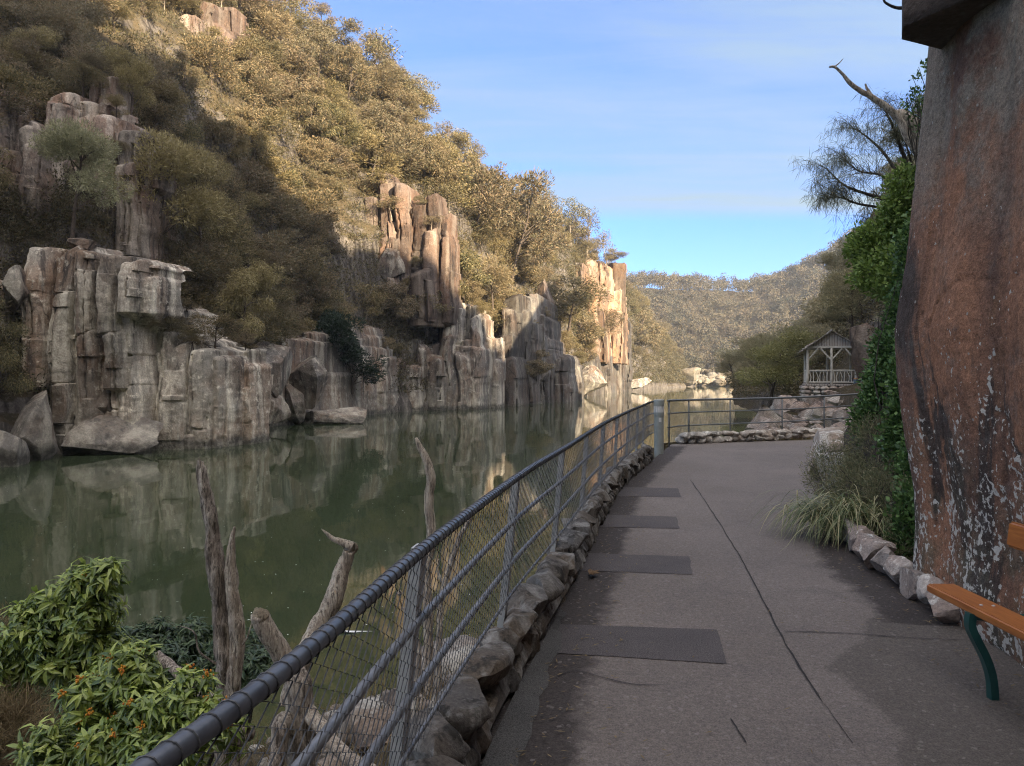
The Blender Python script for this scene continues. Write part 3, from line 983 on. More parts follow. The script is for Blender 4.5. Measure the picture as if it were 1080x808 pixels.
# thin cloud glows round the sun and lights the shaded bank
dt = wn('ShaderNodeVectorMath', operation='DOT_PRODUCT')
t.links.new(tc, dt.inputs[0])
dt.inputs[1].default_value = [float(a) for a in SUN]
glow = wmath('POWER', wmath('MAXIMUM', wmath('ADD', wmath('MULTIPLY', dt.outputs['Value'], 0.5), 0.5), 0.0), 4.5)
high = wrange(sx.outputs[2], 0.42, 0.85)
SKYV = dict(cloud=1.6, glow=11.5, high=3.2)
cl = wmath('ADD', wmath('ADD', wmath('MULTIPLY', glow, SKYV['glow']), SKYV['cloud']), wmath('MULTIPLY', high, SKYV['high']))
cc = wn('ShaderNodeCombineXYZ')
clear = wmix(1.0, sky.outputs[0], (0.24, 0.40, 0.70), 'MULTIPLY')
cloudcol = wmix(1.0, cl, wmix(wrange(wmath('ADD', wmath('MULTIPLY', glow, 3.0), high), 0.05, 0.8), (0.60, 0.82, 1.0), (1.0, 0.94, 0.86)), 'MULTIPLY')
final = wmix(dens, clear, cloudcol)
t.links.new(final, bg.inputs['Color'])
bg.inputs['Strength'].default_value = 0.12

ld = bpy.data.lights.new('sun', 'SUN')
ld.energy = 5.0
ld.angle = math.radians(0.53)
ld.color = (1.0, 0.82, 0.58)
lo = bpy.data.objects.new('sun', ld)
COL.objects.link(lo)
lo.rotation_euler = Vector(SUN).to_track_quat('Z', 'Y').to_euler()

# ================================================================== trees
def tree_mesh(kind, seed, H, nl, L, W, spread=0.34):
    r = np.random.default_rng(seed)
    tr, cr = MB(), MB()
    nl = int(nl * (1.3 if kind != 'gum' else 1))
    lean = r.normal(size=2) * 0.07 * H
    th = 0.62 * H if kind != 'gum' else 0.5 * H
    stem = spline([(0, 0, -0.5), (lean[0] * 0.3, lean[1] * 0.3, th * 0.4), (lean[0], lean[1], th), (lean[0] * 1.2, lean[1] * 1.2, H * 0.86)], 10)
    tube(tr, stem, np.linspace(0.022 * H, 0.004 * H, 10), 6, cap=False)
    cl = []
    nlimb = 11 if kind != 'gum' else 9
    for i in range(nlimb):
        u = r.uniform(0.28, 0.95) if kind != 'gum' else r.uniform(0.5, 0.98)
        s = stem[min(9, int(u * 9))]
        a = i * 2.4 + r.uniform(-0.4, 0.4)
        rad = spread * H * r.uniform(0.55, 1.05) * (1.15 - 0.55 * u)
        rise = H * r.uniform(0.05, 0.3)
        e = s + np.array([math.cos(a) * rad, math.sin(a) * rad, rise])
        mid = (s + e) / 2 + np.array([0, 0, 0.03 * H]) + r.normal(size=3) * 0.02 * H
        tube(tr, spline([s, mid, e], 6), np.linspace(0.009 * H, 0.002 * H, 6), 4, cap=False)
        rr = H * r.uniform(0.12, 0.19)
        cl.append((e, rr))
        cl.append((mid * 0.4 + e * 0.6 + r.normal(size=3) * 0.05 * H, rr * 0.8))
        for q in range(2):
            cl.append((e + r.normal(size=3) * np.array([0.1, 0.1, 0.07]) * H, rr * r.uniform(0.5, 0.8)))
    cl.append((stem[-1] + np.array([0, 0, 0.05 * H]), 0.11 * H))
    cen = np.array([c for c, _ in cl])
    rad = np.array([q for _, q in cl])
    pw = rad ** 2 / (rad ** 2).sum()
    idx = r.choice(len(cl), nl, p=pw)
    d = unit(r.normal(size=(nl, 3)))
    rr = r.uniform(0.35, 1.0, nl) ** 0.5
    flat = np.array([1, 1, 0.88])
    pos = cen[idx] + d * flat * (rad[idx] * rr)[:, None]
    out = unit(pos - np.array([lean[0], lean[1], H * 0.45]))
    if kind == 'oak':
        dd = d * 0.5 + out * 0.6 + r.normal(size=(nl, 3)) * 0.5 + np.array([0, 0, 0.1])
    elif kind == 'droop':
        dd = d * 0.4 + out * 0.3 + r.normal(size=(nl, 3)) * 0.4 + np.array([0, 0, -0.75])
    else:
        dd = d * 0.4 + r.normal(size=(nl, 3)) * 0.8 + np.array([0, 0, -0.3])
    leaves(cr, pos, dd, r.uniform(0.7, 1.3, nl) * L, W * r.uniform(0.7, 1.3, nl))
    return tr, cr


def proto(kind, seed, H, nl, L, W, leafm, bark='bark', spread=0.34):
    tr, cr = tree_mesh(kind, seed, H, nl, L, W, spread)
    root = empty('tree', (0, 0, -500), 'prototype', 'tree')
    tr.build('trunk', M[bark], root, smooth=True)
    cr.build('crown', M[leafm], root)
    return root


# near, mid and far detail; heights of 6 m
PN = [proto('oak', 31, 6, 10000, 0.21, 0.046, 'olive'), proto('droop', 32, 6, 10000, 0.24, 0.044, 'olive'), proto('oak', 33, 6, 9000, 0.21, 0.05, 'olive', spread=0.42),
      proto('gum', 34, 6, 6500, 0.21, 0.056, 'olive', 'pale_bark', 0.36), proto('oak', 35, 6, 12000, 0.2, 0.045, 'greygreen', spread=0.36)]
PM = [proto('oak', 41, 6, 4600, 0.30, 0.08, 'olive', spread=0.38), proto('droop', 42, 6, 4600, 0.32, 0.08, 'olive', spread=0.36), proto('gum', 43, 6, 2800, 0.3, 0.09, 'olive', 'pale_bark', 0.38), proto('oak', 44, 6, 4400, 0.30, 0.085, 'olive', spread=0.44),
      proto('gum', 45, 6, 900, 0.4, 0.10, 'olive', 'pale_bark', 0.36)]
PT = [proto('oak', 71, 6, 12000, 0.2, 0.045, 'tuft', spread=0.34), proto('oak', 72, 6, 11000, 0.2, 0.045, 'tuft', spread=0.42), proto('oak', 35, 6, 14000, 0.2, 0.045, 'greygreen', spread=0.36), proto('droop', 74, 6, 12000, 0.24, 0.042, 'tuft', spread=0.36)]
PY = [proto('oak', 81, 6, 12000, 0.2, 0.05, 'yellowgreen', spread=0.4)]
PR = [proto('oak', 61, 6, 11000, 0.2, 0.045, 'lit_olive', spread=0.3), proto('droop', 62, 6, 11000, 0.24, 0.042, 'lit_olive', spread=0.3), proto('droop', 63, 6, 9000, 0.22, 0.045, 'lit_olive', 'pale_bark', spread=0.34)]
PD = [proto('oak', 51, 6, 5200, 0.4, 0.09, 'darkgreen', spread=0.34)]
USED = set()
TREES = []


def plant(root, base, H, label, group=None, wide=1.0, rz=None, name=None):
    r = RNG
    s = H / 6.0
    sc = (s * wide * r.uniform(0.9, 1.1), s * wide * r.uniform(0.9, 1.1), s)
    rz = r.uniform(0, 6.28) if rz is None else rz
    o = copy_tree(root, base, rz, sc, label, group, (r.normal() * 0.05, r.normal() * 0.05))
    if name: o.name = name
    TREES.append(o)
    return o


def hero(root, px, base_py, top_py, Y, label, wide=1.0, name=None):
    H = (base_py - top_py) / F * Y
    return plant(root, P(px, base_py, Y), H, label, None, wide, name=name)


hero(PT[2], 76, 250, 138, 63.5, 'rounded grey green tree on the red ledge in front of the left crag', 1.0)
hero(PT[0], 168, 280, 150, 73, 'olive tree leaning out between the left crag and the dark slope', 1.05)
hero(PT[1], 212, 262, 168, 80, 'broad olive tree with tufted crown right of the left crag', 1.1)
hero(PT[3], 255, 368, 282, 77, 'drooping golden olive tree growing out of the flat topped rock pillars', 1.0)
hero(PN[2], 225, 325, 268, 79, 'small bushy tree above the flat topped rock pillars', 1.3)
hero(PN[1], -4, 430, 345, 56, 'brownish drooping tree at the left edge beside the waterline', 1.0)
hero(PT[0], 138, 128, 62, 76, 'yellowish olive tree standing right behind the top of the left crag', 1.2)
hero(PN[1], 105, 128, 60, 78, 'brown tinged tree on the crest of the left crag', 1.1)
hero(PT[0], 40, 100, 40, 77, 'pale olive tree behind the crag at the upper left', 1.2)
hero(PD[0], 350, 402, 335, 112, 'dark green conifer in the shaded gully', 1.2)
hero(PD[0], 372, 412, 366, 116, 'low dark green bush at the foot of the shaded gully', 1.6, 'bush')
hero(PM[0], 500, 262, 182, 175, 'large olive tree right of the brown column cluster on the skyline slope', 1.2)
hero(PM[3], 540, 292, 200, 186, 'tall sunlit tree on the shoulder of the spur', 1.0)
hero(PM[1], 490, 330, 272, 151, 'olive tree standing directly above the stepped cliff', 1.2)
hero(PM[0], 520, 322, 272, 163, 'second olive tree above the right end of the stepped cliff', 1.1)
hero(PM[3], 450, 350, 312, 140, 'yellowish bush in front of the stepped cliff columns', 1.5, 'bush')
hero(PM[0], 600, 345, 296, 205, 'spreading olive tree below the orange cliff', 1.4)
hero(PM[1], 566, 400, 372, 176, 'small bush rooted between the waterline buttresses', 1.4, 'bush')
hero(PM[4], 640, 280, 245, 292, 'thin bare tree standing on top of the orange cliff', 1.0)
hero(PM[4], 402, 98, 40, 178, 'sparse open tree on the skyline left of the summit gap', 1.1)
hero(PM[2], 440, 130, 84, 181, 'sparse gum tree on the skyline above the brown columns', 1.2)
hero(PM[2], 602, 262, 218, 262, 'gum tree on the skyline just left of the orange cliff', 1.2)
hero(PM[4], 620, 262, 224, 280, 'tall thin gum on the skyline above the orange cliff', 1.0)
hero(PM[2], 575, 245, 208, 240, 'sparse round gum tree on the skyline of the spur', 1.3)

hero(PM[3], 606, 372, 334, 245, 'bush at the foot of the orange cliff on its left', 1.5, 'bush')
hero(PM[0], 632, 362, 328, 280, 'dense bush under the orange cliff above the dark narrow columns', 1.5, 'bush')
hero(PM[1], 672, 372, 330, 380, 'tree on the low shore just past the end of the spur', 1.4)
LABELS = {
    'upper': ('olive tree among the golden sunlit wood high on the left slope', 'trees in the sunlit wood on the upper left slope'),
    'shade': ('dark olive tree among the shaded wood on the left slope', 'trees in the shaded wood on the left slope'),
    'spur': ('small olive tree among those on the end of the left spur', 'trees on the end of the left spur'),
}
r = np.random.default_rng(77)
cnt, tries = 0, 0
occ = []
while cnt < 285 and tries < 30000:
    tries += 1
    i, j = int(r.uniform(10, gl.shape[0] - 1)), int(r.uniform(30, gl.shape[1] * 0.86))
    p = gl[i, j]
    px, py = proj(p)
    if not (-70 < px < 715 and -60 < py < 410) or p[2] < WZ + 3.5:
        continue
    Y = p[1]
    H = r.uniform(4.6, 8.6) * (1.2 if Y > 140 else 0.95)
    hp = H / F * Y ** 0 * F / Y * F / F          # height in photograph units at this depth
    hp = H * F / Y
    wpx = hp * 0.34
    if any((px - a) ** 2 / (wpx * 0.62) ** 2 + (py - b) ** 2 / (hp * 0.30) ** 2 < 1 for a, b in occ):
        continue
    x0, x1, y0, y1 = int(max(0, px - wpx)), int(min(1079, px + wpx)), int(max(0, py - hp)), int(min(807, py))
    if x1 > x0 and y1 > y0:
        sub = cliff_depth[y0:y1, x0:x1]
        if (sub > Y - 1).mean() - (sub > 1e8).mean() > 0.12:
            continue
        if (sub < Y - 1).mean() > 0.75:
            continue
    occ.append((px, py))
    zone = 'spur' if px > 520 else ('upper' if py < 250 - 0.0 * px and px > 200 and py < 0.62 * px + 20 else 'shade')
    lab, grp = LABELS[zone]
    if Y < 105:
        root = PN[int(r.choice([0, 1, 2, 3, 0, 2]))]
    else:
        root = PM[int(r.choice([0, 1, 2, 3, 0, 1, 3]))]
    plant(root, p - np.array([0, 0, 0.4]), H, lab, grp, r.uniform(1.05, 1.45))
    cnt += 1
print('left trees', cnt, 'tries', tries)

r = np.random.default_rng(91)
for px, t_, Y in LEDGES:
    if t_ > 425 or px > 670 or (px < 160 and Y < 70) or r.random() < 0.42: continue
    H = r.uniform(1.1, 2.6) * (1 + Y / 260)
    plant((PN if Y < 110 else PM)[int(r.integers(0, 3))], P(px + r.uniform(-4, 4), t_ + r.uniform(-1, 3), Y + r.uniform(.6, 1.8)), H, 'small shrub rooted on a ledge of the cliffs across the river', 'small shrubs on the cliff ledges across the river', r.uniform(1.4, 2.0), name='shrub')

# scrub between the trees: nobody could count it
mb = MB()
r = np.random.default_rng(78)
ii = r.integers(5, gl.shape[0] - 1, 9500)
jj = r.integers(14, int(gl.shape[1] * 0.86), 9500)
for i, j in zip(ii, jj):
    p = gl[i, j]
    px, py = proj(p)
    if not (-60 < px < 720 and -40 < py < 418) or p[2] < WZ + 2.5: continue
    s = r.uniform(0.5, 1.9) * (1 + p[1] / 300)
    n = 80
    d = unit(r.normal(size=(n, 3)))
    d[:, 2] = np.abs(d[:, 2])
    leaves(mb, p + d * np.array([1.2, 1.2, 0.9]) * s * r.uniform(0.3, 1, (n, 1)), d + r.normal(size=(n, 3)) * 0.5, r.uniform(0.25, 0.5, n) * (0.6 + p[1] / 200), 0.08 + p[1] / 2600)
tag(mb.build('undergrowth', M['scrub']), 'dry scrub and undergrowth covering the left hillside between the trees', 'undergrowth', kind='stuff')


def wood(name, label, g, n, jr, hr, seed, mat, pxr, nl=150):
    """a far-off wood that reads as one mass"""
    mb = MB()
    r = np.random.default_rng(seed)
    c = 0
    while c < n:
        i, j = r.integers(1, g.shape[0] - 1), int(r.uniform(jr[0], jr[1]) * g.shape[1])
        p = g[i, min(j, g.shape[1] - 1)]
        px, py = proj(p)
        c += 1
        if not (pxr[0] < px < pxr[1]) or p[2] < WZ + 5: continue
        H = r.uniform(*hr)
        tube(mb, [p, p + np.array([0, 0, H * 0.6])], [0.016 * H, 0.006 * H], 3, m=1, cap=False)
        k = 5
        cc = p + np.array([0, 0, H * 0.66]) + r.normal(size=(k, 3)) * np.array([0.12, 0.12, 0.11]) * H
        idx = r.integers(0, k, nl)
        d = unit(r.normal(size=(nl, 3)))
        leaves(mb, cc[idx] + d * np.array([0.19, 0.19, 0.15]) * H * r.uniform(0.4, 1, (nl, 1)), d + r.normal(size=(nl, 3)) * 0.7, H * 0.075, H * 0.04)
    tag(mb.build(name, [M[mat], M['bark']]), label, 'wood', kind='stuff')


wood('far_woods', 'grey green wood covering the far hills', gf, 2700, (0.05, 0.84), (8, 21), 91, 'farleaf', (600, 1010), 240)
# ================================================================== right bank vegetation
hero(PY[0], 812, 424, 356, 62, 'yellow green bushy tree left of the timber shelter', 1.5, 'bush')
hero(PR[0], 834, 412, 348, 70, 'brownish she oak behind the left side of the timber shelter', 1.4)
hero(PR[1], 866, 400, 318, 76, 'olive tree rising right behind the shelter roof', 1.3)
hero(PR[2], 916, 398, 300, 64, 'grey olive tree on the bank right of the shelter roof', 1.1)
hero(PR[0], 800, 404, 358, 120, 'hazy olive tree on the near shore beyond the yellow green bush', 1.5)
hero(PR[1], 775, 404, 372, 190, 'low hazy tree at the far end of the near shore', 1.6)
r = np.random.default_rng(88)
cnt = tries = 0
occ = []
while cnt < 60 and tries < 5000:
    tries += 1
    i, j = int(r.uniform(0, gr.shape[0] * 0.55)), int(r.uniform(10, gr.shape[1] * 0.86))
    p = gr[i, j]
    if p[1] < 20: continue
    px, py = proj(p)
    if not (770 < px < 1010 and 150 < py < 402) or p[2] < -1: continue
    H = r.uniform(3.5, 7.0)
    hp = H * F / p[1]
    if 806 < px < 960 and p[1] < 54 and py - hp < 420: continue
    if any((px - a) ** 2 / (hp * .3) ** 2 + (py - b) ** 2 / (hp * .45) ** 2 < 1 for a, b in occ): continue
    occ.append((px, py))
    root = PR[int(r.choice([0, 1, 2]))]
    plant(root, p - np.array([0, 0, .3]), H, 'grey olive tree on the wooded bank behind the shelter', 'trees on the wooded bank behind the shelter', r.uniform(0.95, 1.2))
    cnt += 1
for root in PN + PM + PD + PR + PT + PY:                     # prototypes were only there to be copied
    for ch in list(root.children):
        bpy.data.objects.remove(ch)
    bpy.data.objects.remove(root)
mb = MB()
r = np.random.default_rng(79)
for _ in range(900):
    i, j = r.integers(0, int(gr.shape[0] * .6)), r.integers(10, int(gr.shape[1] * .86))
    p = gr[i, j]
    if p[1] < 17: continue
    px, py = proj(p)
    if not (760 < px < 1010 and 150 < py < 420) or (830 < px < 925 and p[1] < 54 and py < 440): continue
    s = r.uniform(0.4, 1.2) * (1 + p[1] / 200)
    n = 80
    d = unit(r.normal(size=(n, 3)))
    d[:, 2] = np.abs(d[:, 2])
    leaves(mb, p + d * np.array([1.2, 1.2, .9]) * s * r.uniform(.3, 1, (n, 1)), d + r.normal(size=(n, 3)) * .5, r.uniform(.15, .32, n) * (.7 + p[1] / 150), .05 + p[1] / 2500)
tag(mb.build('undergrowth', M['scrub']), 'dry scrub covering the bank around and behind the shelter', 'undergrowth', kind='stuff')

# rock slabs that fall from the shelter to the water
slabs = [(792, 834, 432, 474, 38, 'pinkish pointed rock at the water left of the shelter rocks'), (812, 850, 418, 446, 42, 'sloping rock slab under the left corner of the shelter base'), (836, 876, 424, 462, 38, 'large cracked rock behind the middle of the far railing'),
         (866, 908, 416, 450, 41, 'brown rock under the right corner of the shelter base'), (872, 915, 440, 486, 32, 'low rock behind the right end of the far railing'), (806, 842, 448, 482, 33.5, 'wet rock at the waterline behind the far railing'), (838, 876, 450, 490, 32, 'broad rock just beyond the low lichened wall')]
for q, (l, rr_, tt, b, Y, lab) in enumerate(slabs):
    boulder(lab, l, rr_, tt, b, Y, 'ledge_rock', 300 + q, name='rock', d=3.5, sub=5, rough=0.16, cuts=24, keep=(0.34, 0.78))
mb = MB()
r = np.random.default_rng(62)
for q in range(150):
    t_ = r.random()
    px, py, Yq = 790 + r.uniform(0, 125), r.uniform(416, 478), 0
    Yq = np.interp(py, [414, 440, 480], [43.5, 38.5, 31.5]) + r.uniform(-.5, .8)
    if py < 452 - (px - 790) * .45: continue
    s_ = r.uniform(.3, 1.0)
    rock(mb, P(px, py, Yq), (s_ * 1.5, s_, s_ * .8), 5000 + q, sub=3, cuts=14, rough=.14, keep=(.4, .8))
tag(mb.build('rubble', M['ledge_rock'], sharp=.6), 'broken pinkish rock below the shelter', 'rubble', kind='stuff')
boulder('reddish brown rock face right of the shelter', 900, 940, 328, 412, 44.5, 'cliff_warm', 306, name='rock', d=3)
boulder('rounded grey boulder among the trees high on the right bank', 914, 945, 216, 250, 60, 'cliff_warm', 320)

# ================================================================== timber shelter
k = Mat('weathered boards')
wv = k.n('ShaderNodeTexWave', wave_type='BANDS', bands_direction='X')
k.l(k.pos, wv.inputs['Vector']); wv.inputs['Scale'].default_value = 2.2; wv.inputs['Distortion'].default_value = 0.6
g1 = k.noise(6, 5, 0.7, vec=k.scale(k.pos, (4, 4, 0.4)))
M['boards'] = k.done(k.mix(k.ramp(wv.outputs['Fac'], [(0.03, 0.85), (0.12, 0)]), k.mix(g1, (0.32, 0.285, 0.25), (0.5, 0.45, 0.39)), (0.09, 0.045, 0.04)), 0.9, 0.1)
M['post_wood'] = plain_mat('pale pole wood', (0.48, 0.44, 0.37), (0.6, 0.56, 0.48), 3, 0.9, 0.1)
k = Mat('shingles')
wv = k.n('ShaderNodeTexWave', wave_type='BANDS', bands_direction='Y')
k.l(k.pos, wv.inputs['Vector']); wv.inputs['Scale'].default_value = 1.8; wv.inputs['Distortion'].default_value = 1.0
M['shingle'] = k.done(k.mix(k.ramp(wv.outputs['Fac'], [(0.05, 0.8), (0.2, 0)]), k.mix(k.noise(3, 5), (0.27, 0.245, 0.22), (0.46, 0.42, 0.38)), (0.05, 0.045, 0.04)), 0.9, 0.1)
SX, SY, SZ = 19.55, 47.0, 1.2
sh = empty('timber_shelter', (SX, SY, SZ), 'open timber shelter of pale poles with a shingled gable roof on a stone base', 'shelter', rz=-0.32)
wd, dp, eave, ridge = 2.75, 3.4, 2.2, 3.22
for x in (-wd / 2, 0, wd / 2):
    for y in (0, dp):
        mb = MB()
        tube(mb, spline([(x, y, -0.1), (x + 0.02, y, 1.1), (x, y, eave)], 6), 0.085 if x else 0.075, 8)
        mb.build('post', M['post_wood'], sh, smooth=True)
for x, s in ((-wd / 2, 1), (0, -1), (0, 1), (wd / 2, -1)):
    mb = MB()
    tube(mb, [(x, -0.0, eave - 0.75), (x + s * 0.62, -0.02, eave - 0.03)], 0.05, 6)
    mb.build('brace', M['post_wood'], sh)
mb = MB()
box(mb, (0, 0, eave + 0.05), (wd + 0.3, 0.12, 0.12)); box(mb, (0, dp, eave + 0.05), (wd + 0.3, 0.12, 0.12))
for x in (-wd / 2, wd / 2): box(mb, (x, dp / 2, eave + 0.052), (0.11, dp - 0.13, 0.11))
mb.build('beam', M['post_wood'], sh)
mb = MB()      # front gable of upright boards
n = 15
for i in range(n):
    x0 = -wd / 2 - 0.12 + (wd + 0.24) * i / n
    x1 = x0 + (wd + 0.24) / n - 0.012
    hm = lambda x: eave + 0.12 + max(0.02, (ridge - eave - 0.2) * (1 - abs(x) / (wd / 2 + 0.14)))
    v = []
    for y in (-0.05, 0.0):
        v += [(x0, y, eave + 0.11), (x1, y, eave + 0.11), (x1, y, hm(x1)), (x0, y, hm(x0))]
    mb.add(v, [(0, 1, 2, 3), (7, 6, 5, 4), (0, 3, 7, 4), (1, 5, 6, 2), (3, 2, 6, 7), (0, 4, 5, 1)])
mb.build('gable', M['boards'], sh)
for s in (-1, 1):
    mb = MB()      # roof slope of staggered shingle courses
    run = wd / 2 + (0.42 if s < 0 else 0.62)
    r = np.random.default_rng(12 + s)
    nc = 9
    for c in range(nc):
        a0, a1 = c / nc, (c + 1.25) / nc
        y = -0.38
        while y < dp + 0.35:
            wv_ = r.uniform(0.16, 0.3)
            za = lambda a: ridge - (ridge - eave + 0.28) * a - (0.12 * max(0, a - 0.7) if s > 0 else 0)
            lift = 0.05 + 0.008 * c + r.uniform(0, 0.015)
            e = a1 + r.uniform(-0.03, 0.03)
            x0_, x1_ = s * run * a0, s * run * min(e, 1.04)
            z0_, z1_ = za(a0), za(min(e, 1.04)) + lift
            v = [(x0_, y, z0_ + .02), (x0_, y + wv_ - .01, z0_ + .02), (x1_, y + wv_ - .01, z1_), (x1_, y, z1_), (x0_, y, z0_), (x0_, y + wv_ - .01, z0_), (x1_, y + wv_ - .01, z1_ - .025), (x1_, y, z1_ - .025)]
            mb.add(v, [(0, 3, 2, 1), (4, 5, 6, 7), (0, 1, 5, 4), (1, 2, 6, 5), (2, 3, 7, 6), (3, 0, 4, 7)])
            y += wv_
    mb.build('roof', M['shingle'], sh)
mb = MB()
tube(mb, [(0, -0.4, ridge + 0.05), (0, dp + 0.4, ridge + 0.05)], 0.06, 6)
mb.build('ridge_cap', M['shingle'], sh)
r = np.random.default_rng(4)
for (a, b) in (((-wd / 2, 0), (0, 0)), ((0, 0), (wd / 2, 0)), ((-wd / 2, 0), (-wd / 2, dp)), ((-wd / 2, dp), (wd / 2, dp))):
    mb = MB()
    a, b = np.array([*a, 0.0]), np.array([*b, 0.0])
    tube(mb, [a + (0, 0, .82), b + (0, 0, .82)], 0.05, 6)
    tube(mb, [a + (0, 0, .1), b + (0, 0, .1)], 0.045, 6)
    L = np.linalg.norm(b - a)
    for q in range(int(L / 0.2)):
        f = (q + 0.7) * 0.2 / L
        p = a + (b - a) * f
        w1 = (b - a) / L * r.uniform(-.09, .09)
        tube(mb, spline([p + (0, 0, .1), p + w1 + (0, 0, .4), p - w1 + (0, 0, .82)], 5), 0.024, 5)
    mb.build('balustrade', M['post_wood'], sh)
mb = MB()
box(mb, (0, dp / 2, -0.06), (wd + 0.3, dp + 0.3, 0.1))
mb.build('floor', M['boards'], sh)
mb = MB()
for zz in range(5):
    x = -wd / 2 - 0.25
    while x < wd / 2 + 0.2:
        wv_ = r.uniform(0.25, 0.55)
        rock(mb, (x + wv_ / 2, -0.12 - 0.02 * zz, -0.26 - zz * 0.24), (wv_ * 1.08, 0.5, 0.27), int(r.integers(1e6)), sub=2, cuts=6, rz=0, keep=(.7, .95))
        x += wv_
    y = 0.1
    while y < dp:
        wv_ = r.uniform(0.3, 0.6)
        rock(mb, (-wd / 2 - 0.1, y + wv_ / 2, -0.26 - zz * 0.24), (0.5, wv_ * 1.08, 0.27), int(r.integers(1e6)), sub=2, cuts=6, rz=0, keep=(.7, .95))
        y += wv_
box(mb, (0, dp / 2, -0.9), (wd + 0.1, dp, 1.5))
mb.build('stone_base', M['ledge_rock'], sh, sharp=0.6)
bn = empty('litter_bin', (20.9, 46.6, 1.12), 'small blue grey bin with an orange top right of the timber shelter', 'bin')
M['bin_blue'] = plain_mat('blue grey paint', (0.09, 0.13, 0.16), (0.12, 0.16, 0.19), 9)
M['bin_orange'] = plain_mat('orange paint', (0.45, 0.2, 0.08), (0.5, 0.25, 0.1), 9)
mb = MB(); tube(mb, [(0, 0, -.6), (0, 0, 0), (0, 0, .34), (0, 0, .36)], [.16, .17, .2, .2], 12); mb.build('body', M['bin_blue'], bn)
mb = MB(); tube(mb, [(0, 0, .362), (0, 0, .42), (0, 0, .5)], [.16, .15, .06], 12); mb.build('lid', M['bin_orange'], bn)

# ================================================================== path
LEFT_EDGE = np.array([(-1.5, -10), (-0.75, 0), (-0.3, 1.5), (-0.12, 2.7), (-0.06, 3.2), (0.08, 3.9), (0.38, 5.2), (0.63, 6.3), (0.97, 8), (1.62, 10.9), (2.35, 13.4), (3.0, 15.4), (3.9, 18.3), (4.3, 18.75)])
k = Mat('asphalt')


def attr(k, nm):
    nd = k.n('ShaderNodeAttribute')
    nd.attribute_name = nm
    return nd.outputs['Fac']


ag = k.vor(70)
g = k.noise(130, 4, 0.85)
g2 = k.noise(38, 3, 0.7)
blot = k.noise(0.55, 6, 0.65)
blot2 = k.noise(2.2, 7, 0.72)
c = k.mix(k.ramp(blot, [(0.36, 0), (0.64, 1)]), (0.148, 0.126, 0.111), (0.195, 0.167, 0.149))
c = k.mix(k.ramp(blot2, [(0.48, 0), (0.7, 0.6)]), c, (0.10, 0.087, 0.081))
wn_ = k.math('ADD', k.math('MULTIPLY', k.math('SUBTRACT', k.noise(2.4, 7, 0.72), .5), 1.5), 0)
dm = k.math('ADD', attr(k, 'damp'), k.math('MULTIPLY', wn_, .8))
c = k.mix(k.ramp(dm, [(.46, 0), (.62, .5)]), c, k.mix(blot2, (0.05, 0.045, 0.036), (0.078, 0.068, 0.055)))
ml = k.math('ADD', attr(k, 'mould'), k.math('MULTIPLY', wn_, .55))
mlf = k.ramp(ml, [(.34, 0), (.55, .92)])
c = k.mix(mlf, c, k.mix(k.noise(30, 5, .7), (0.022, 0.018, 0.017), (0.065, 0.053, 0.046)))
c = k.mix(0.6, c, k.ramp(g, [(0.36, 0.15), (0.64, 0.85)]), 'OVERLAY')
c = k.mix(0.4, c, k.ramp(g2, [(0.35, 0.3), (0.65, 0.7)]), 'OVERLAY')
c = k.mix(k.ramp(k.vor(55, out='Color'), [(0.86, 0), (0.9, 0.35)]), c, (0.3, 0.27, 0.25))
k.bump(k.math('ADD', k.math('MULTIPLY', ag, 0.8), k.math('MULTIPLY', g, 0.6)), 0.7, 0.012)
M['asphalt'] = k.done(c, 0.84, 0.3)


def dark_asphalt(name, a, b, sc=130, rough=0.84):
    k = Mat(name)
    g = k.noise(sc, 3, 0.8)
    c = k.mix(k.ramp(k.noise(2.0, 5, 0.7), [(0.35, 0), (0.65, 1)]), a, b)
    c = k.mix(0.85, c, k.ramp(g, [(0.36, 0.12), (0.64, 0.88)]), 'OVERLAY')
    k.bump(g, 0.7, 0.012)
    return k.done(c, rough, 0.3)


M['patch'] = dark_asphalt('newer dark asphalt', (0.082, 0.072, 0.07), (0.10, 0.087, 0.084))
M['crack'] = dark_asphalt('crack filler', (0.022, 0.02, 0.02), (0.045, 0.04, 0.038))
M['damp'] = dark_asphalt('damp mossy asphalt', (0.045, 0.042, 0.034), (0.072, 0.066, 0.055), rough=0.6)
M['wash'] = dark_asphalt('leaf mould', (0.028, 0.024, 0.022), (0.055, 0.046, 0.041), 160, 0.9)
M['strip'] = dark_asphalt('concrete footing', (0.075, 0.073, 0.07), (0.1, 0.096, 0.09), 160, 0.9)
yy = np.concatenate([np.linspace(-10, 1, 30), np.linspace(1.1, 21.2, 420)])
lx = np.interp(yy, LEFT_EDGE[:, 1], LEFT_EDGE[:, 0]) - 0.12
lx = np.where(yy > 18.75, np.interp(yy, [18.75, 19.6, 20.4, 21.2], [4.3, 7.0, 9.5, 12]), lx)
rx = np.interp(yy, [-10, 4, 6, 8, 10, 12.5, 16, 21.2], [3.5, 3.3, 3.4, 3.6, 4.6, 6, 10, 15])
tt = np.linspace(0, 1, 110)
g_ = np.stack([lx[:, None] * (1 - tt) + rx[:, None] * tt, np.repeat(yy[:, None], 110, 1), np.zeros((len(yy), 110))], -1)
gx_, gy_ = g_[..., 0], g_[..., 1]
g_[..., 2] = -0.03 * np.clip((gx_ - rx[:, None] + .5), 0, 1) - .003
dl = gx_ - np.interp(gy_, LEFT_EDGE[:, 1], LEFT_EDGE[:, 0])
dl = np.where(gy_ > 17.8, 1.0, dl)
mould = np.clip(1 - dl / np.interp(gy_, [1, 3, 5, 9, 17], [.62, .58, .46, .42, .5]), 0, 1)
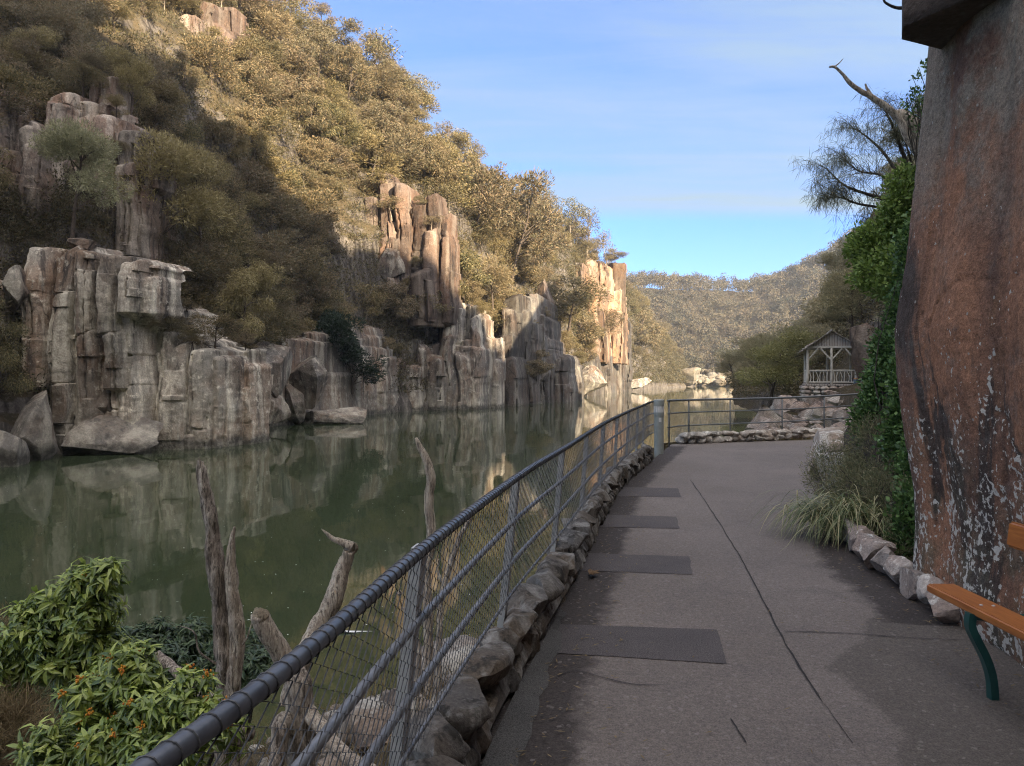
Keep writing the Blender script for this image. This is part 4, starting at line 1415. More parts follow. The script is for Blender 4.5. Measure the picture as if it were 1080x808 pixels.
kx = np.interp(gy_, [-10, 4.2, 5.0, 5.4, 6.0, 6.6, 7.2, 8.0, 9.5, 12.5, 20], [9, 9, 2.75, 2.84, 2.9, 2.98, 3.14, 3.5, 4.2, 5.2, 14])
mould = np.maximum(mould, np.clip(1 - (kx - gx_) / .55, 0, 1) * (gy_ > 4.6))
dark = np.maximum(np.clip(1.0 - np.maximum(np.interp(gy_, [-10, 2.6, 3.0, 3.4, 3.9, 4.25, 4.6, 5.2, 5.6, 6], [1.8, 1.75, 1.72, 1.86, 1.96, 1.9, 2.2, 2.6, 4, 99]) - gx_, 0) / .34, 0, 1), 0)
mb = MB(); grid_mesh(mb, g_, flip=True)
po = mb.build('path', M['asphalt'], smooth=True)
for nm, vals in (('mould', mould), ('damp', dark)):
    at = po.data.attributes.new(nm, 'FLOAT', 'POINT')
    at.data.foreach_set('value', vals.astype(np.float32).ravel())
tag(po, 'worn asphalt footpath', 'path', kind='structure')


def sheet(name, pts, z, mat, wob=0.02, n=14, seed=1, label='', cat='patch'):
    """a thin flat patch with slightly ragged edges, as a fan grid"""
    p = np.asarray(pts, float)[:, :2]
    ring = []
    for i in range(len(p)):
        a, b = p[i], p[(i + 1) % len(p)]
        for t_ in np.arange(n) / n: ring.append(a + (b - a) * t_)
    ring = np.array(ring)
    r3 = np.column_stack([ring, np.zeros(len(ring))])
    c = ring.mean(axis=0)
    ring = c + (ring - c) * (1 + wob * fbm(r3 * 6, 4, seed)[:, None] * 2)
    m = len(ring)
    V = [c]
    rr = [0.33, 0.66, 1.0]
    for q in rr: V += list(c + (ring - c) * q)
    V = np.array(V)
    V = np.column_stack([V, np.full(len(V), z)])
    f3 = [(0, 1 + i, 1 + (i + 1) % m) for i in range(m)]
    f4 = [(1 + q * m + i, 1 + (q + 1) * m + i, 1 + (q + 1) * m + (i + 1) % m, 1 + q * m + (i + 1) % m) for q in range(2) for i in range(m)]
    mb = MB()
    mb.add2(V, f4, f3)
    V[:, 2] += 0.010 * fbm(V * np.array([.8, .8, 1]) * np.array([1, 1, 0]), 3, 4) * 0
    return tag(mb.build(name, M[mat]), label, cat, kind='structure')


for q, pts in enumerate([[(578, 658), (757, 664), (766, 700), (560, 687)], [(604, 583), (727, 587), (730, 606), (592, 601)], [(626, 542.5), (713, 545), (717, 557.5), (618, 555.5)], [(648, 513.5), (715, 515), (719, 524.5), (642, 523)]]):
    sheet('path_patch', [G(*p) for p in pts], 0.001, 'patch', 0.014, 26, q, 'dark transverse asphalt patch on the path')
yy2 = np.linspace(1.2, 5.2, 60)
ex = np.interp(yy2, LEFT_EDGE[:, 1], LEFT_EDGE[:, 0])
V = np.concatenate([np.column_stack([ex - .05, yy2, np.full(60, .03)]), np.column_stack([ex + .09 + .06 * fbm(np.column_stack([yy2 * 2.6] * 3), 4, 5) - .08 * np.clip(yy2 - 4, 0, 2), yy2, np.full(60, .001)])])
mb = MB(); mb.add(V, [(i, 60 + i, 61 + i, i + 1) for i in range(59)])
tag(mb.build('path_edging', M['strip']), 'concrete footing strip beside the wall', 'edging', kind='structure')


def crack(pts, w0, seed, label):
    a = spline([G(*p) for p in pts], 90)
    a[:, 0] += 0.012 * fbm(a * 5, 4, seed)
    tn = unit(np.gradient(a, axis=0))
    nn = np.stack([-tn[:, 1], tn[:, 0], tn[:, 2] * 0], -1)
    wv_ = w0 * (0.55 + 1.0 * np.abs(fbm(a * 7, 4, seed + 3)))
    wv_[:4] *= np.linspace(.1, 1, 4); wv_[-4:] *= np.linspace(1, .1, 4)
    l_, r_ = a - nn * wv_[:, None], a + nn * wv_[:, None]
    V = np.concatenate([l_, r_]); V[:, 2] = .003
    mb = MB(); mb.add(V, [(i + 1, 90 + i + 1, 90 + i, i) for i in range(89)])
    tag(mb.build('path_crack', M['crack']), label, 'crack', kind='structure')


crack([(728, 506), (748, 535), (775, 578), (800, 625), (835, 690), (868, 742)], 0.007, 1, 'long crack along the joint in the path')
crack([(868, 742), (885, 764), (900, 785)], 0.002, 2, 'faint end of the long crack')
crack([(826, 666), (890, 668), (960, 673), (1012, 675)], 0.005, 3, 'crack across the right side of the path')
crack([(588, 712), (608, 708), (640, 716), (668, 722), (702, 723)], 0.004, 4, 'thin wandering crack near the left wall')
crack([(770, 758), (778, 772), (786, 784)], 0.005, 5, 'short crack in the middle of the path')

# leaf litter: nobody could count it
mb = MB()
r = np.random.default_rng(50)
N_ = 620
y = r.uniform(2.3, 14, N_)
x = np.interp(y, LEFT_EDGE[:, 1], LEFT_EDGE[:, 0]) + np.abs(r.normal(size=N_)) * 0.28 + 0.03
y2 = r.uniform(3.3, 7.5, 170)
x2 = np.interp(y2, [3, 4, 5.3, 6.5, 7.6], [2.7, 2.7, 2.85, 3.0, 3.2]) - np.abs(r.normal(size=170)) * 0.22
x3, y3 = r.uniform(0.2, 3, 120), r.uniform(2.8, 13, 120)
pos = np.column_stack([np.concatenate([x, x2, x3]), np.concatenate([y, y2, y3]), np.full(N_ + 290, .008)])
a = r.uniform(0, 6.28, len(pos))
leaves(mb, pos, np.column_stack([np.cos(a), np.sin(a), r.uniform(-.05, .25, len(pos))]), r.uniform(.015, .055, len(pos)), r.uniform(.003, .012, len(pos)), up=np.array([0, 0, 1.0]))
tag(mb.build('leaf_litter', M['straw']), 'dry leaf litter scattered along the path edges', 'leaf litter', kind='stuff')
mb = MB()
c0 = G(622, 608)
for q in range(7):
    a = -1.4 + q * 0.47
    folded(mb, np.array([[c0[0], c0[1], .018]]), np.array([[math.cos(a) * .9, math.sin(a), .12]]), np.array([[0, 0, 1.0]]), .075 if q % 2 else .1, .035, -.1)
M['dry_leaf'] = plain_mat('dry leaf brown', (0.16, 0.1, 0.06), (0.22, 0.15, 0.09), 30, .8, .1)
tag(mb.build('dry_leaf', M['dry_leaf']), 'curled brown leaf lying on the path beside the left wall', 'leaf')

# ================================================================== low stone walls
mb = MB()
r = np.random.default_rng(61)
wl = spline(np.column_stack([LEFT_EDGE[1:-2] - np.array([.17, 0]), np.zeros(len(LEFT_EDGE) - 3)]), 400)
arc = np.concatenate([[0], np.cumsum(np.linalg.norm(np.diff(wl, axis=0), axis=1))])


def along(line, arc, s):
    p = np.array([np.interp(s, arc, line[:, k_]) for k_ in range(3)])
    q = np.array([np.interp(min(s + .05, arc[-1]), arc, line[:, k_]) for k_ in range(3)])
    p0 = np.array([np.interp(max(s - .05, 0), arc, line[:, k_]) for k_ in range(3)])
    return p, unit(q - p0)


s = 0.0
while s < arc[-1] - 1.0:
    L = r.uniform(.22, .46) * (1 if s < 9 else .72)
    p, tn = along(wl, arc, s + L / 2)
    az = math.atan2(tn[1], tn[0])
    nrm_ = np.array([-tn[1], tn[0], 0])
    h = r.uniform(.15, .21)
    rock(mb, p + nrm_ * (.0 + r.uniform(-.03, .03)) + np.array([0, 0, .225 + r.uniform(-.015, .02)]), (L * 1.22, r.uniform(.23, .30), h * 1.05), int(r.integers(1e6)), sub=4, rough=.10, rz=az + r.normal() * .08, keep=(.5, .82), cuts=16)
    for q in range(2):
        rock(mb, p + tn * L * (q - .5) * .5 + nrm_ * .02 + np.array([0, 0, .06]), (L * .78, r.uniform(.24, .31), .26), int(r.integers(1e6)), sub=3, rough=.09, rz=az, keep=(.5, .85), cuts=12)
    s += L * .95
core = spline(np.column_stack([wl[:372:20][:, :2], np.full(19, .0)]), 60)
for z_ in (-.25, .05):
    tube(mb, core + np.array([0, 0, z_]), .10, 8)
tag(mb.build('stone_wall', M['water_stone'], sharp=.6), 'low wall of dark rough stones along the left edge of the path under the fence', 'stone wall')
# retaining wall under it, down to the bank
mb = MB()
ln = np.column_stack([np.interp(np.linspace(-4, 18.7, 70), LEFT_EDGE[:, 1], LEFT_EDGE[:, 0]) - .36, np.linspace(-4, 18.7, 70)])
ln = np.concatenate([ln, [(6.5, 19.7), (9.6, 20.8), (13, 21.8)]])
zz = np.linspace(.02, -5.4, 30)
g_ = np.stack([np.repeat(ln[:, 0:1], 30, 1) - .10 * (-zz) ** 1.0 * np.where(np.arange(len(ln)) < 70, 1, 0)[:, None], np.repeat(ln[:, 1:2], 30, 1) + np.where(np.arange(len(ln)) < 66, 0, .08)[:, None] * (-zz), np.repeat(zz[None], len(ln), 0)], -1)
g_[..., 0] += .10 * fbm(g_ * 1.8, 4, 6)
grid_mesh(mb, g_)
tag(mb.build('retaining_wall', M['bank_rock'], smooth=True), 'rough stone retaining wall that carries the path above the bank', 'wall')
mb = MB()
fl = spline([(4.0, 18.45, 0), (5.2, 19.0, 0), (6.6, 19.5, 0), (8.1, 20.15, 0), (9.8, 20.9, 0)], 200)
arc2 = np.concatenate([[0], np.cumsum(np.linalg.norm(np.diff(fl, axis=0), axis=1))])
s = 0.0
while s < arc2[-1] - .1:
    L = r.uniform(.18, .36)
    p, tn = along(fl, arc2, s + L / 2)
    az = math.atan2(tn[1], tn[0])
    for (zc_, hh) in ((.07, .2), (.2, .17)):
        rock(mb, p + np.array([r.uniform(-.05, .05), r.uniform(-.05, .05), zc_ + r.uniform(-.02, .02)]), (L * 1.12, r.uniform(.3, .42), hh), int(r.integers(1e6)), sub=3, rough=.1, rz=az, keep=(.6, .95))
    s += L * .92
tag(mb.build('stone_wall', M['lichen_stone'], sharp=.6), 'low wall of white lichened stones across the far end of the path', 'stone wall')
mb = MB()
kr = spline([(3.35, 7.75, 0), (3.14, 7.2, 0), (2.98, 6.6, 0), (2.9, 6.0, 0), (2.84, 5.4, 0), (2.84, 5.0, 0)], 100)
arc3 = np.concatenate([[0], np.cumsum(np.linalg.norm(np.diff(kr, axis=0), axis=1))])
s = 0.0
while s < arc3[-1] - .1:
    L = r.uniform(.22, .42)
    p, tn = along(kr, arc3, s + L / 2)
    az = math.atan2(tn[1], tn[0])
    rock(mb, p + np.array([.09, .03, .08 + r.uniform(0, .05)]), (L * 1.15, .26, r.uniform(.22, .31)), int(r.integers(1e6)), sub=4, rough=.1, rz=az + r.normal() * .1, keep=(.48, .82), cuts=16)
    s += L * .95
tag(mb.build('stone_kerb', M['kerb_stone'], sharp=.6), 'kerb of pale rounded stones in front of the shrubs on the right', 'kerb')
px_left = False
boulder('pale lichened boulder at the right bend of the path beside the shrubs', 846, 925, 452, 512, 12.0, 'lichen_stone', 341, d=1.6, rough=.09)
boulder('second pale boulder partly hidden by the shrubs at the bend', 858, 915, 476, 540, 10.4, 'lichen_stone', 342, d=1.2, rough=.09)

# ================================================================== fence
k = Mat('galvanised steel')
gn = k.noise(14, 4); gn2 = k.noise(90, 3, .7)
M['steel'] = k.done(k.mix(k.ramp(gn, [(.35, 0), (.65, 1)]), (0.38, 0.385, 0.375), (0.5, 0.5, 0.485)), k.ramp(gn2, [(.3, .45), (.7, .65)]), .5, .35)
M['rail_paint'] = plain_mat('worn dark blue grey rail coating', (0.045, 0.052, 0.066), (0.10, 0.108, 0.125), 16, .33, .6, .0)
M['tube_steel'] = plain_mat('dull grey pipe', (0.16, 0.165, 0.175), (0.26, 0.265, 0.275), 18, .4, .5, .3)
M['wire'] = plain_mat('black wire', (0.06, 0.061, 0.064), (0.095, 0.096, 0.1), 30, .45, .4, 0)
M['far_rail'] = plain_mat('grey painted pipe', (0.13, 0.14, 0.145), (0.19, 0.2, 0.2), 12, .45, .5, .3)
RAIL = np.array([(-1.6, -1.5), (-1.0, -.2), (-.62, .6), (-.48, 1.09), (-.395, 1.5), (-.245, 2.56), (.08, 4.34), (.44, 5.96), (1.12, 9.1), (1.98, 12.6), (2.53, 14.7), (2.92, 16.25), (3.42, 17.7)])
ZT = 1.07
rl = spline(np.column_stack([RAIL, np.full(len(RAIL), ZT)]), 900)
arcr = np.concatenate([[0], np.cumsum(np.linalg.norm(np.diff(rl, axis=0), axis=1))])
tnr = unit(np.gradient(rl, axis=0))
nml = np.stack([-tnr[:, 1], tnr[:, 0], 0 * tnr[:, 0]], -1)          # towards the river


def rail_pt(s, z, off=0.0):
    """points on the fence surface at arc length s and height z; it leans out towards its foot"""
    s = np.asarray(s, float); z = np.asarray(z, float)
    p = np.stack([np.interp(s, arcr, rl[:, k_]) for k_ in range(2)], -1)
    n_ = np.stack([np.interp(s, arcr, nml[:, k_]) for k_ in range(2)], -1)
    lean = .115 * np.interp(s, [0, 6, 12, 18], [1, .9, .5, .3])
    xy = p + n_ * (off + lean * (ZT - z))[..., None]
    return np.concatenate([xy, z[..., None]], -1)


ZB = .37
fence = empty('chain_link_fence', rl[300], 'long curving chain link fence with a wire lashed top rail between path and river', 'fence')
base_inv = -np.array(rl[300])


def fbuild(mb, name, mat, **kw):
    for i in range(len(mb.v)): mb.v[i] = mb.v[i] + base_inv
    return mb.build(name, M[mat], fence, **kw)


ss = np.linspace(0, arcr[-1], 340)
mb = MB(); tube(mb, rail_pt(ss, np.full(340, ZT)), .0185, 14); fbuild(mb, 'top_rail', 'rail_paint', smooth=True)
mb = MB(); tube(mb, rail_pt(ss, np.full(340, .81), .018), .0145, 10); fbuild(mb, 'middle_rail', 'tube_steel', smooth=True)
mb = MB(); tube(mb, rail_pt(ss, np.full(340, .565), .018), .0145, 10); fbuild(mb, 'middle_rail', 'tube_steel', smooth=True)
mb = MB(); tube(mb, rail_pt(ss, np.full(340, ZB + .01), .008), .0085, 8); fbuild(mb, 'bottom_rail', 'tube_steel', smooth=True)
mb = MB()      # the wire lashed round the rail and clipped round the pipes
rr_ = np.random.default_rng(71)
lace = []
for s in np.arange(.3, arcr[-1] - .1, .044):
    c_, tn = along(rl, arcr, s + rr_.normal() * .003)
    sl_ = .016 + rr_.normal() * .004
    th = np.linspace(-math.pi / 2, 1.5 * math.pi, 13)
    u_, v_ = np.array([-tn[1], tn[0], 0]), np.array([0, 0, 1.0])
    lace.append(c_ + (0.0196 * np.cos(th))[:, None] * u_ + (0.0196 * np.sin(th))[:, None] * v_ + tn * ((th + 1.57) / 6.28 * sl_)[:, None])
tube(mb, np.concatenate(lace), .0017, 5, cap=False)
fbuild(mb, 'lacing_wire', 'wire')
pitch = .046
ks = np.arange(0.2, arcr[-1], pitch)
nz = int((ZT - ZB) / (pitch * .5)) + 1
zz = ZT - .01 - np.arange(nz + 1) / nz * (ZT - ZB - .01)
V = []
th3 = np.arange(3) / 3 * 2 * math.pi
allp = []
for kk, s0 in enumerate(ks):
    sgn = np.where((np.arange(nz + 1) + kk) % 2 == 0, -1, 1)
    s_ = np.clip(s0 + sgn * pitch * .54, 0, arcr[-1])
    allp.append(rail_pt(s_, zz, -.008 + .003 * sgn))
allp = np.array(allp)                         # wires x points x 3
allp[..., 0] += .006 * fbm(allp * 2.5, 2, 3)
tg = unit(np.gradient(allp, axis=1))
sd = unit(np.cross(tg, np.array([0, .3, 1.0]) + 0 * tg))
up_ = np.cross(tg, sd)
RW = .0019
ringv = allp[:, :, None] + RW * (np.cos(th3)[:, None] * sd[:, :, None] + np.sin(th3)[:, None] * up_[:, :, None])
nw = allp.shape[0]
V = ringv.reshape(-1, 3)
w_, i_, j_ = np.meshgrid(np.arange(nw), np.arange(nz), np.arange(3), indexing='ij')
b_ = w_ * (nz + 1) * 3
q = np.stack([b_ + i_ * 3 + j_, b_ + i_ * 3 + (j_ + 1) % 3, b_ + (i_ + 1) * 3 + (j_ + 1) % 3, b_ + (i_ + 1) * 3 + j_], -1).reshape(-1, 4)
mb = MB(); mb.add(V, q); fbuild(mb, 'wire_mesh', 'wire')
s_of = lambda Y: float(np.interp(Y, rl[:, 1], arcr))
for Y in (.75, 2.5, 4.3, 5.95, 7.6, 9.2, 10.8, 12.4, 14.0, 15.4):
    s0 = s_of(Y)
    a, b = rail_pt(s0, ZT - .02, .045), rail_pt(s0, -.35, .045)
    mb = MB()
    n_ = 10
    _, tn = along(rl, arcr, s0)
    nn = np.array([-tn[1], tn[0], 0])
    hw, hd = .036, .019
    corners = [(-hw, -hd), (hw, -hd), (hw, hd), (-hw, hd)]
    V = []
    for f in np.linspace(0, 1, n_):
        c_ = a + (b - a) * f
        V += [c_ + nn * cd + tn * ct for ct, cd in corners]
    V = np.array(V)
    ii_, jj_ = np.meshgrid(np.arange(n_ - 1), np.arange(4), indexing='ij')
    q = np.stack([ii_ * 4 + jj_, ii_ * 4 + (jj_ + 1) % 4, (ii_ + 1) * 4 + (jj_ + 1) % 4, (ii_ + 1) * 4 + jj_], -1).reshape(-1, 4)
    mb.add(V, np.concatenate([q[:, ::-1], [(0, 1, 2, 3)]]))
    fbuild(mb, 'post', 'steel')
# far railing
FR = spline([(3.6, 17.75, 1.06), (4.15, 18.55, 1.05), (5.2, 19.2, 1.05), (6.6, 19.75, 1.06), (8.1, 20.4, 1.09), (9.6, 21.15, 1.14)], 120)
far = empty('railing', FR[60], 'grey pipe railing with wire mesh across the far end of the path', 'railing')
off = -FR[60]
def rbuild(mb, name, mat, **kw):
    for i in range(len(mb.v)): mb.v[i] = mb.v[i] + off
    return mb.build(name, M[mat], far, **kw)
mb = MB(); tube(mb, FR, .027, 10); rbuild(mb, 'top_rail', 'far_rail', smooth=True)
for dz in (.30, .62):
    mb = MB(); tube(mb, FR - np.array([0, 0, dz]), .0165, 8); rbuild(mb, 'middle_rail', 'far_rail', smooth=True)
for f in (.02, .24, .45, .66, .84, 1):
    p = FR[int(f * 119)]
    mb = MB(); tube(mb, [p - (0, 0, .02), p - (0, 0, 1.2)], .019, 8); rbuild(mb, 'post', 'far_rail', smooth=True)
mb = MB()
fa = np.concatenate([[0], np.cumsum(np.linalg.norm(np.diff(FR, axis=0), axis=1))])
for s0 in np.arange(0, fa[-1], .05):
    for d_ in (-1, 1):
        zz_ = np.linspace(.02, .86, 3)
        s_ = np.clip(s0 + d_ * (zz_ - .44) * .9, 0, fa[-1])
        p = np.stack([np.interp(s_, fa, FR[:, k_]) for k_ in range(3)], -1)
        p[:, 2] -= zz_
        tube(mb, p, .002, 3, cap=False)
rbuild(mb, 'wire_mesh', 'far_rail')

# light bollard
bx, by = 3.09, 16.15
bo = empty('light_bollard', (bx, by, 0), 'grey green cylindrical bollard with a white band where the fence bends', 'bollard')
M['bollard'] = plain_mat('grey green bollard paint', (0.3, 0.325, 0.305), (0.37, 0.395, 0.37), 14, .5, .4)
M['white'] = plain_mat('white sticker', (0.68, 0.68, 0.66), (0.76, 0.76, 0.74), 30, .5, .4)
M['lens'] = plain_mat('frosted lens', (0.5, 0.52, 0.5), (0.6, 0.62, 0.6), 30, .3, .5)
mb = MB(); tube(mb, [(0, 0, -.1), (0, 0, .0), (0, 0, .4), (0, 0, .775)], [.1, .1, .1, .1], 24); mb.build('body', M['bollard'], bo, sharp=.6)
mb = MB(); tube(mb, [(0, 0, .775), (0, 0, .80), (0, 0, .86)], [.1, .108, .109], 24, cap=False); mb.build('collar', M['bollard'], bo, sharp=.6)
mb = MB(); tube(mb, [(0, 0, .86), (0, 0, .995)], [.098, .098], 24); mb.build('lens', M['lens'], bo, sharp=.6)
mb = MB()
for q in range(14):
    a = q / 14 * 2 * math.pi
    box(mb, (.1035 * math.cos(a), .1035 * math.sin(a), .928), (.006, .035, .125), R=rot(0, 0, a))
mb.build('lens_panel', M['white'], bo)
mb = MB(); tube(mb, [(0, 0, .995), (0, 0, 1.01), (0, 0, 1.12), (0, 0, 1.13)], [.108, .11, .11, .1], 24); mb.build('cap', M['bollard'], bo, sharp=.6)
mb = MB()
aa = np.linspace(-1.78, -1.25, 6)
V = np.concatenate([np.column_stack([.1035 * np.cos(aa), .1035 * np.sin(aa), np.full(6, z_)]) for z_ in (.665, .755)] + [np.column_stack([.099 * np.cos(aa), .099 * np.sin(aa), np.full(6, z_)]) for z_ in (.665, .755)])
mb.add(V, [(i, i + 1, 7 + i, 6 + i) for i in range(5)] + [(12 + i, 18 + i, 19 + i, 13 + i) for i in range(5)] + [(6 + i, 7 + i, 19 + i, 18 + i) for i in range(5)])
mb.build('sticker', M['white'], bo)

# ================================================================== rock pillar on the right
zz = np.linspace(-.25, 6.5, 270)
prof = np.array([(640, 972), (600, 968), (560, 971), (520, 970), (470, 962), (430, 957), (400, 953), (350, 950), (300, 957), (270, 962), (200, 970), (150, 976), (100, 981), (60, 985), (0, 990), (-100, 995)])
Yc = 5.55
pz = EYE + (HY - prof[:, 0]) / F * Yc
pxx = (prof[:, 1] - HX) / F * Yc
edge_x = np.interp(zz, pz, pxx)
# horizontal outline: far side, rounded corner, face along the path, behind the camera
nf = 330
t_ = np.linspace(0, 1, nf)
X0, Y0 = [], []
ol = spline([(2.6, 6.3, 0), (1.2, 6.15, 0), (.45, 5.98, 0), (.1, 5.78, 0), (0, 5.5, 0), (-.02, 5.2, 0), (-.06, 4.8, 0), (-.09, 4.3, 0), (-.04, 3.6, 0), (.05, 2.6, 0), (.15, 1.2, 0), (.3, -1.0, 0)], nf)
gp = np.zeros((nf, len(zz), 3))
gp[..., 0] = ol[:, 0:1] + edge_x[None]
gp[..., 1] = ol[:, 1:2]
gp[..., 2] = zz[None]
# fade the silhouette offset into a steady face nearer the camera
fade = np.clip((4.6 - ol[:, 1]) / 1.5, 0, 1)[:, None]
gp[..., 0] = gp[..., 0] * (1 - fade) + fade * (2.78 + ol[:, 0:1] + .04 * (zz[None] - 1))
tn = unit(np.gradient(ol, axis=0)); nn = np.stack([tn[:, 1], -tn[:, 0], 0 * tn[:, 0]], -1)
nn = nn * np.sign(np.sum(nn * np.array([-1, -.2, 0]), -1, keepdims=True) + 1e-6)
q3 = gp.copy()
flute = np.sin((gp[..., 1] + .10 * np.sin(gp[..., 2] * 1.1)) * 2 * math.pi / .95 + .6)
blk = np.tanh(fbm(q3 * np.array([1.3, 1.5, .35]) + 3.1, 2, 33) * 9)
d_ = .022 * flute + .045 * fbm(q3 * np.array([1.0, 1.3, .45]), 3, 12) + .012 * blk + .03 * fbm(q3 * np.array([3, 3, 1.2]), 4, 14) + .016 * np.abs(fbm(q3 * 9, 4, 15)) + .006 * fbm(q3 * 26, 3, 16)
cr_ = np.abs(fbm(q3 * np.array([1.2, 1.2, .8]) + 7.7, 3, 21))
d_ -= .018 * np.exp(-(cr_ / .012) ** 2)
amp_edge = np.where((ol[:, 1] > 5.35) & (ol[:, 1] < 6.0), .45, 1.0)[:, None]
gp += nn[:, None] * (d_ * amp_edge)[..., None]
mb = MB(); grid_mesh(mb, gp)
k = Mat('red brown rock face')
sv = k.scale(k.pos, (1.9, 1.9, .34))
b1 = k.noise(.75, 4, .55, vec=sv, dist=.3)
b2 = k.noise(1.25, 5, .6, vec=k.scale(k.pos, (1.7, 1.7, .42)), dist=.9)
c = k.mix(k.ramp(b1, [(.40, 0), (.54, 1)]), (0.175, 0.10, 0.073), (0.39, 0.195, 0.115))
c = k.mix(k.ramp(b2, [(.53, 0), (.60, .95)]), c, (0.07, 0.054, 0.047))
c = k.mix(k.ramp(k.noise(2.2, 5, .65, vec=k.scale(k.pos, (1.3, 1.3, .6))), [(.58, 0), (.68, .8)]), c, (0.25, 0.135, 0.075))
g0 = k.noise(3.4, 7, .75)
c = k.mix(k.ramp(g0, [(.52, 0), (.64, .5)]), c, (0.17, 0.155, 0.14))
zz_ = k.sep(k.pos, 2)
mr = k.n('ShaderNodeMapRange'); k.l(zz_, mr.inputs[0]); mr.inputs[1].default_value, mr.inputs[2].default_value = 2.2, 3.3
c = k.mix(k.math('MULTIPLY', mr.outputs[0], k.ramp(k.noise(1.7, 6, .68), [(.42, 0), (.56, .8)])), c, k.mix(k.noise(5, 6, .7), (0.15, 0.13, 0.105), (0.42, 0.38, 0.31)))
mr2 = k.n('ShaderNodeMapRange'); k.l(zz_, mr2.inputs[0]); mr2.inputs[1].default_value, mr2.inputs[2].default_value = 1.5, .2
c = k.mix(k.math('MULTIPLY', mr2.outputs[0], k.ramp(k.noise(3.0, 6, .7), [(.42, 0), (.56, .75)])), c, (0.13, 0.125, 0.085))
pit = k.noise(26, 6, .75)
c = k.mix(.6, c, k.ramp(pit, [(.3, .12), (.7, .9)]), 'OVERLAY')
pit2 = k.noise(95, 4, .8)
c = k.mix(.5, c, k.ramp(pit2, [(.35, .2), (.65, .85)]), 'OVERLAY')
# white lichen: clustered small spots, thicker towards the foot
ls = k.noise(24, 5, .62)
lm = k.noise(2.3, 4, .6, vec=k.scale(k.pos, (1.6, 1.6, .8)))
mr3 = k.n('ShaderNodeMapRange'); k.l(zz_, mr3.inputs[0])
for i_n, v_n in enumerate((2.2, .5, -.10, .085)): mr3.inputs[i_n + 1].default_value = v_n
lf = k.math('ADD', k.math('ADD', ls, k.math('MULTIPLY', k.math('SUBTRACT', lm, .5), .62)), mr3.outputs[0])
sp = k.vor(9.0)
c = k.mix(k.ramp(lf, [(.625, 0), (.645, .95)]), c, (0.72, 0.69, 0.62))
c = k.mix(k.ramp(sp, [(.075, .85), (.105, 0)]), c, k.mix(k.noise(8), (0.3, 0.27, 0.23), (0.62, 0.6, 0.55)))
k.bump(k.math('ADD', k.math('MULTIPLY', g0, .8), k.math('ADD', k.math('MULTIPLY', pit, .5), k.math('MULTIPLY', pit2, .25))), 1.0, .06)
M['pillar'] = k.done(c, .85, .25)
pil = mb.build('rock_pillar', M['pillar'], smooth=True)
tag(pil, 'huge red brown rock face with white lichen spots behind the bench', 'rock')
# small stones in the foot and the overhanging block
mb = MB()
prism(mb, [(2.60, 5.08), (2.68, 5.27), (3.1, 5.46), (6, 5.7), (6, 2.6), (3.62, 2.9), (2.95, 4.45)], 3.92, 6.6, 5, cell=.12, amp=.010, blocks=0, slant=0, round_top=.05)
v = np.concatenate(mb.v); x_, y_ = v[:, 0], v[:, 1]
mb.v = [v]
k = Mat('dark brown rock')
gg = k.noise(4, 7, .72); g2 = k.noise(24, 5, .7)
c = k.mix(k.ramp(k.noise(1.4, 4), [(.4, 0), (.6, 1)]), (0.06, 0.045, 0.038), (0.095, 0.072, 0.06))
c = k.mix(k.ramp(gg, [(.58, 0), (.66, .45)]), c, (0.2, 0.18, 0.16))
c = k.mix(.5, c, k.ramp(g2, [(.3, .2), (.7, .85)]), 'OVERLAY')
k.bump(k.math('ADD', gg, g2), .8, .04)
M['overhang'] = k.done(c, .85, .25)
# close the underside
poly = v[:0]
ov = mb.build('rock_overhang', M['overhang'], sharp=.6)
bm = bmesh.new(); bm.from_mesh(ov.data)
ed = [e for e in bm.edges if e.is_boundary]
bmesh.ops.contextual_create(bm, geom=ed)
bm.to_mesh(ov.data); bm.free()
tag(ov, 'dark angular rock slab jutting out over the top of the red brown rock face', 'rock')
# ================================================================== bench
bench = empty('park_bench', (2.4, 3.2, 0), 'orange varnished plank bench on green iron legs against the rock face', 'bench')
k = Mat('orange varnished timber')
gr_ = k.noise(9, 5, .65, vec=k.scale(k.pos, (6, .5, 6)), dist=.8)
M['varnish'] = k.done(k.mix(k.ramp(gr_, [(.35, 0), (.65, 1)]), (0.27, 0.085, 0.022), (0.42, 0.155, 0.04)), .38, .45)
M['green_iron'] = plain_mat('dark green enamel', (0.008, 0.05, 0.048), (0.015, 0.068, 0.06), 12, .35, .5)


def plank(mb, c, s, rz=0, bev=.008, tilt=0):
    bm = bmesh.new()
    bmesh.ops.create_cube(bm, size=1)
    bmesh.ops.scale(bm, vec=s, verts=bm.verts)
    bmesh.ops.bevel(bm, geom=bm.edges[:], offset=bev, segments=3, affect='EDGES')
    bmesh.ops.triangulate(bm, faces=bm.faces)
    R = rot(tilt, 0, 0) if False else rot(0, tilt, rz)
    bm.verts.index_update()
    mb.add(np.array([v.co[:] for v in bm.verts]) @ R.T + np.asarray(c, float), np.array([[v.index for v in f.verts] for f in bm.faces]))
    bm.free()


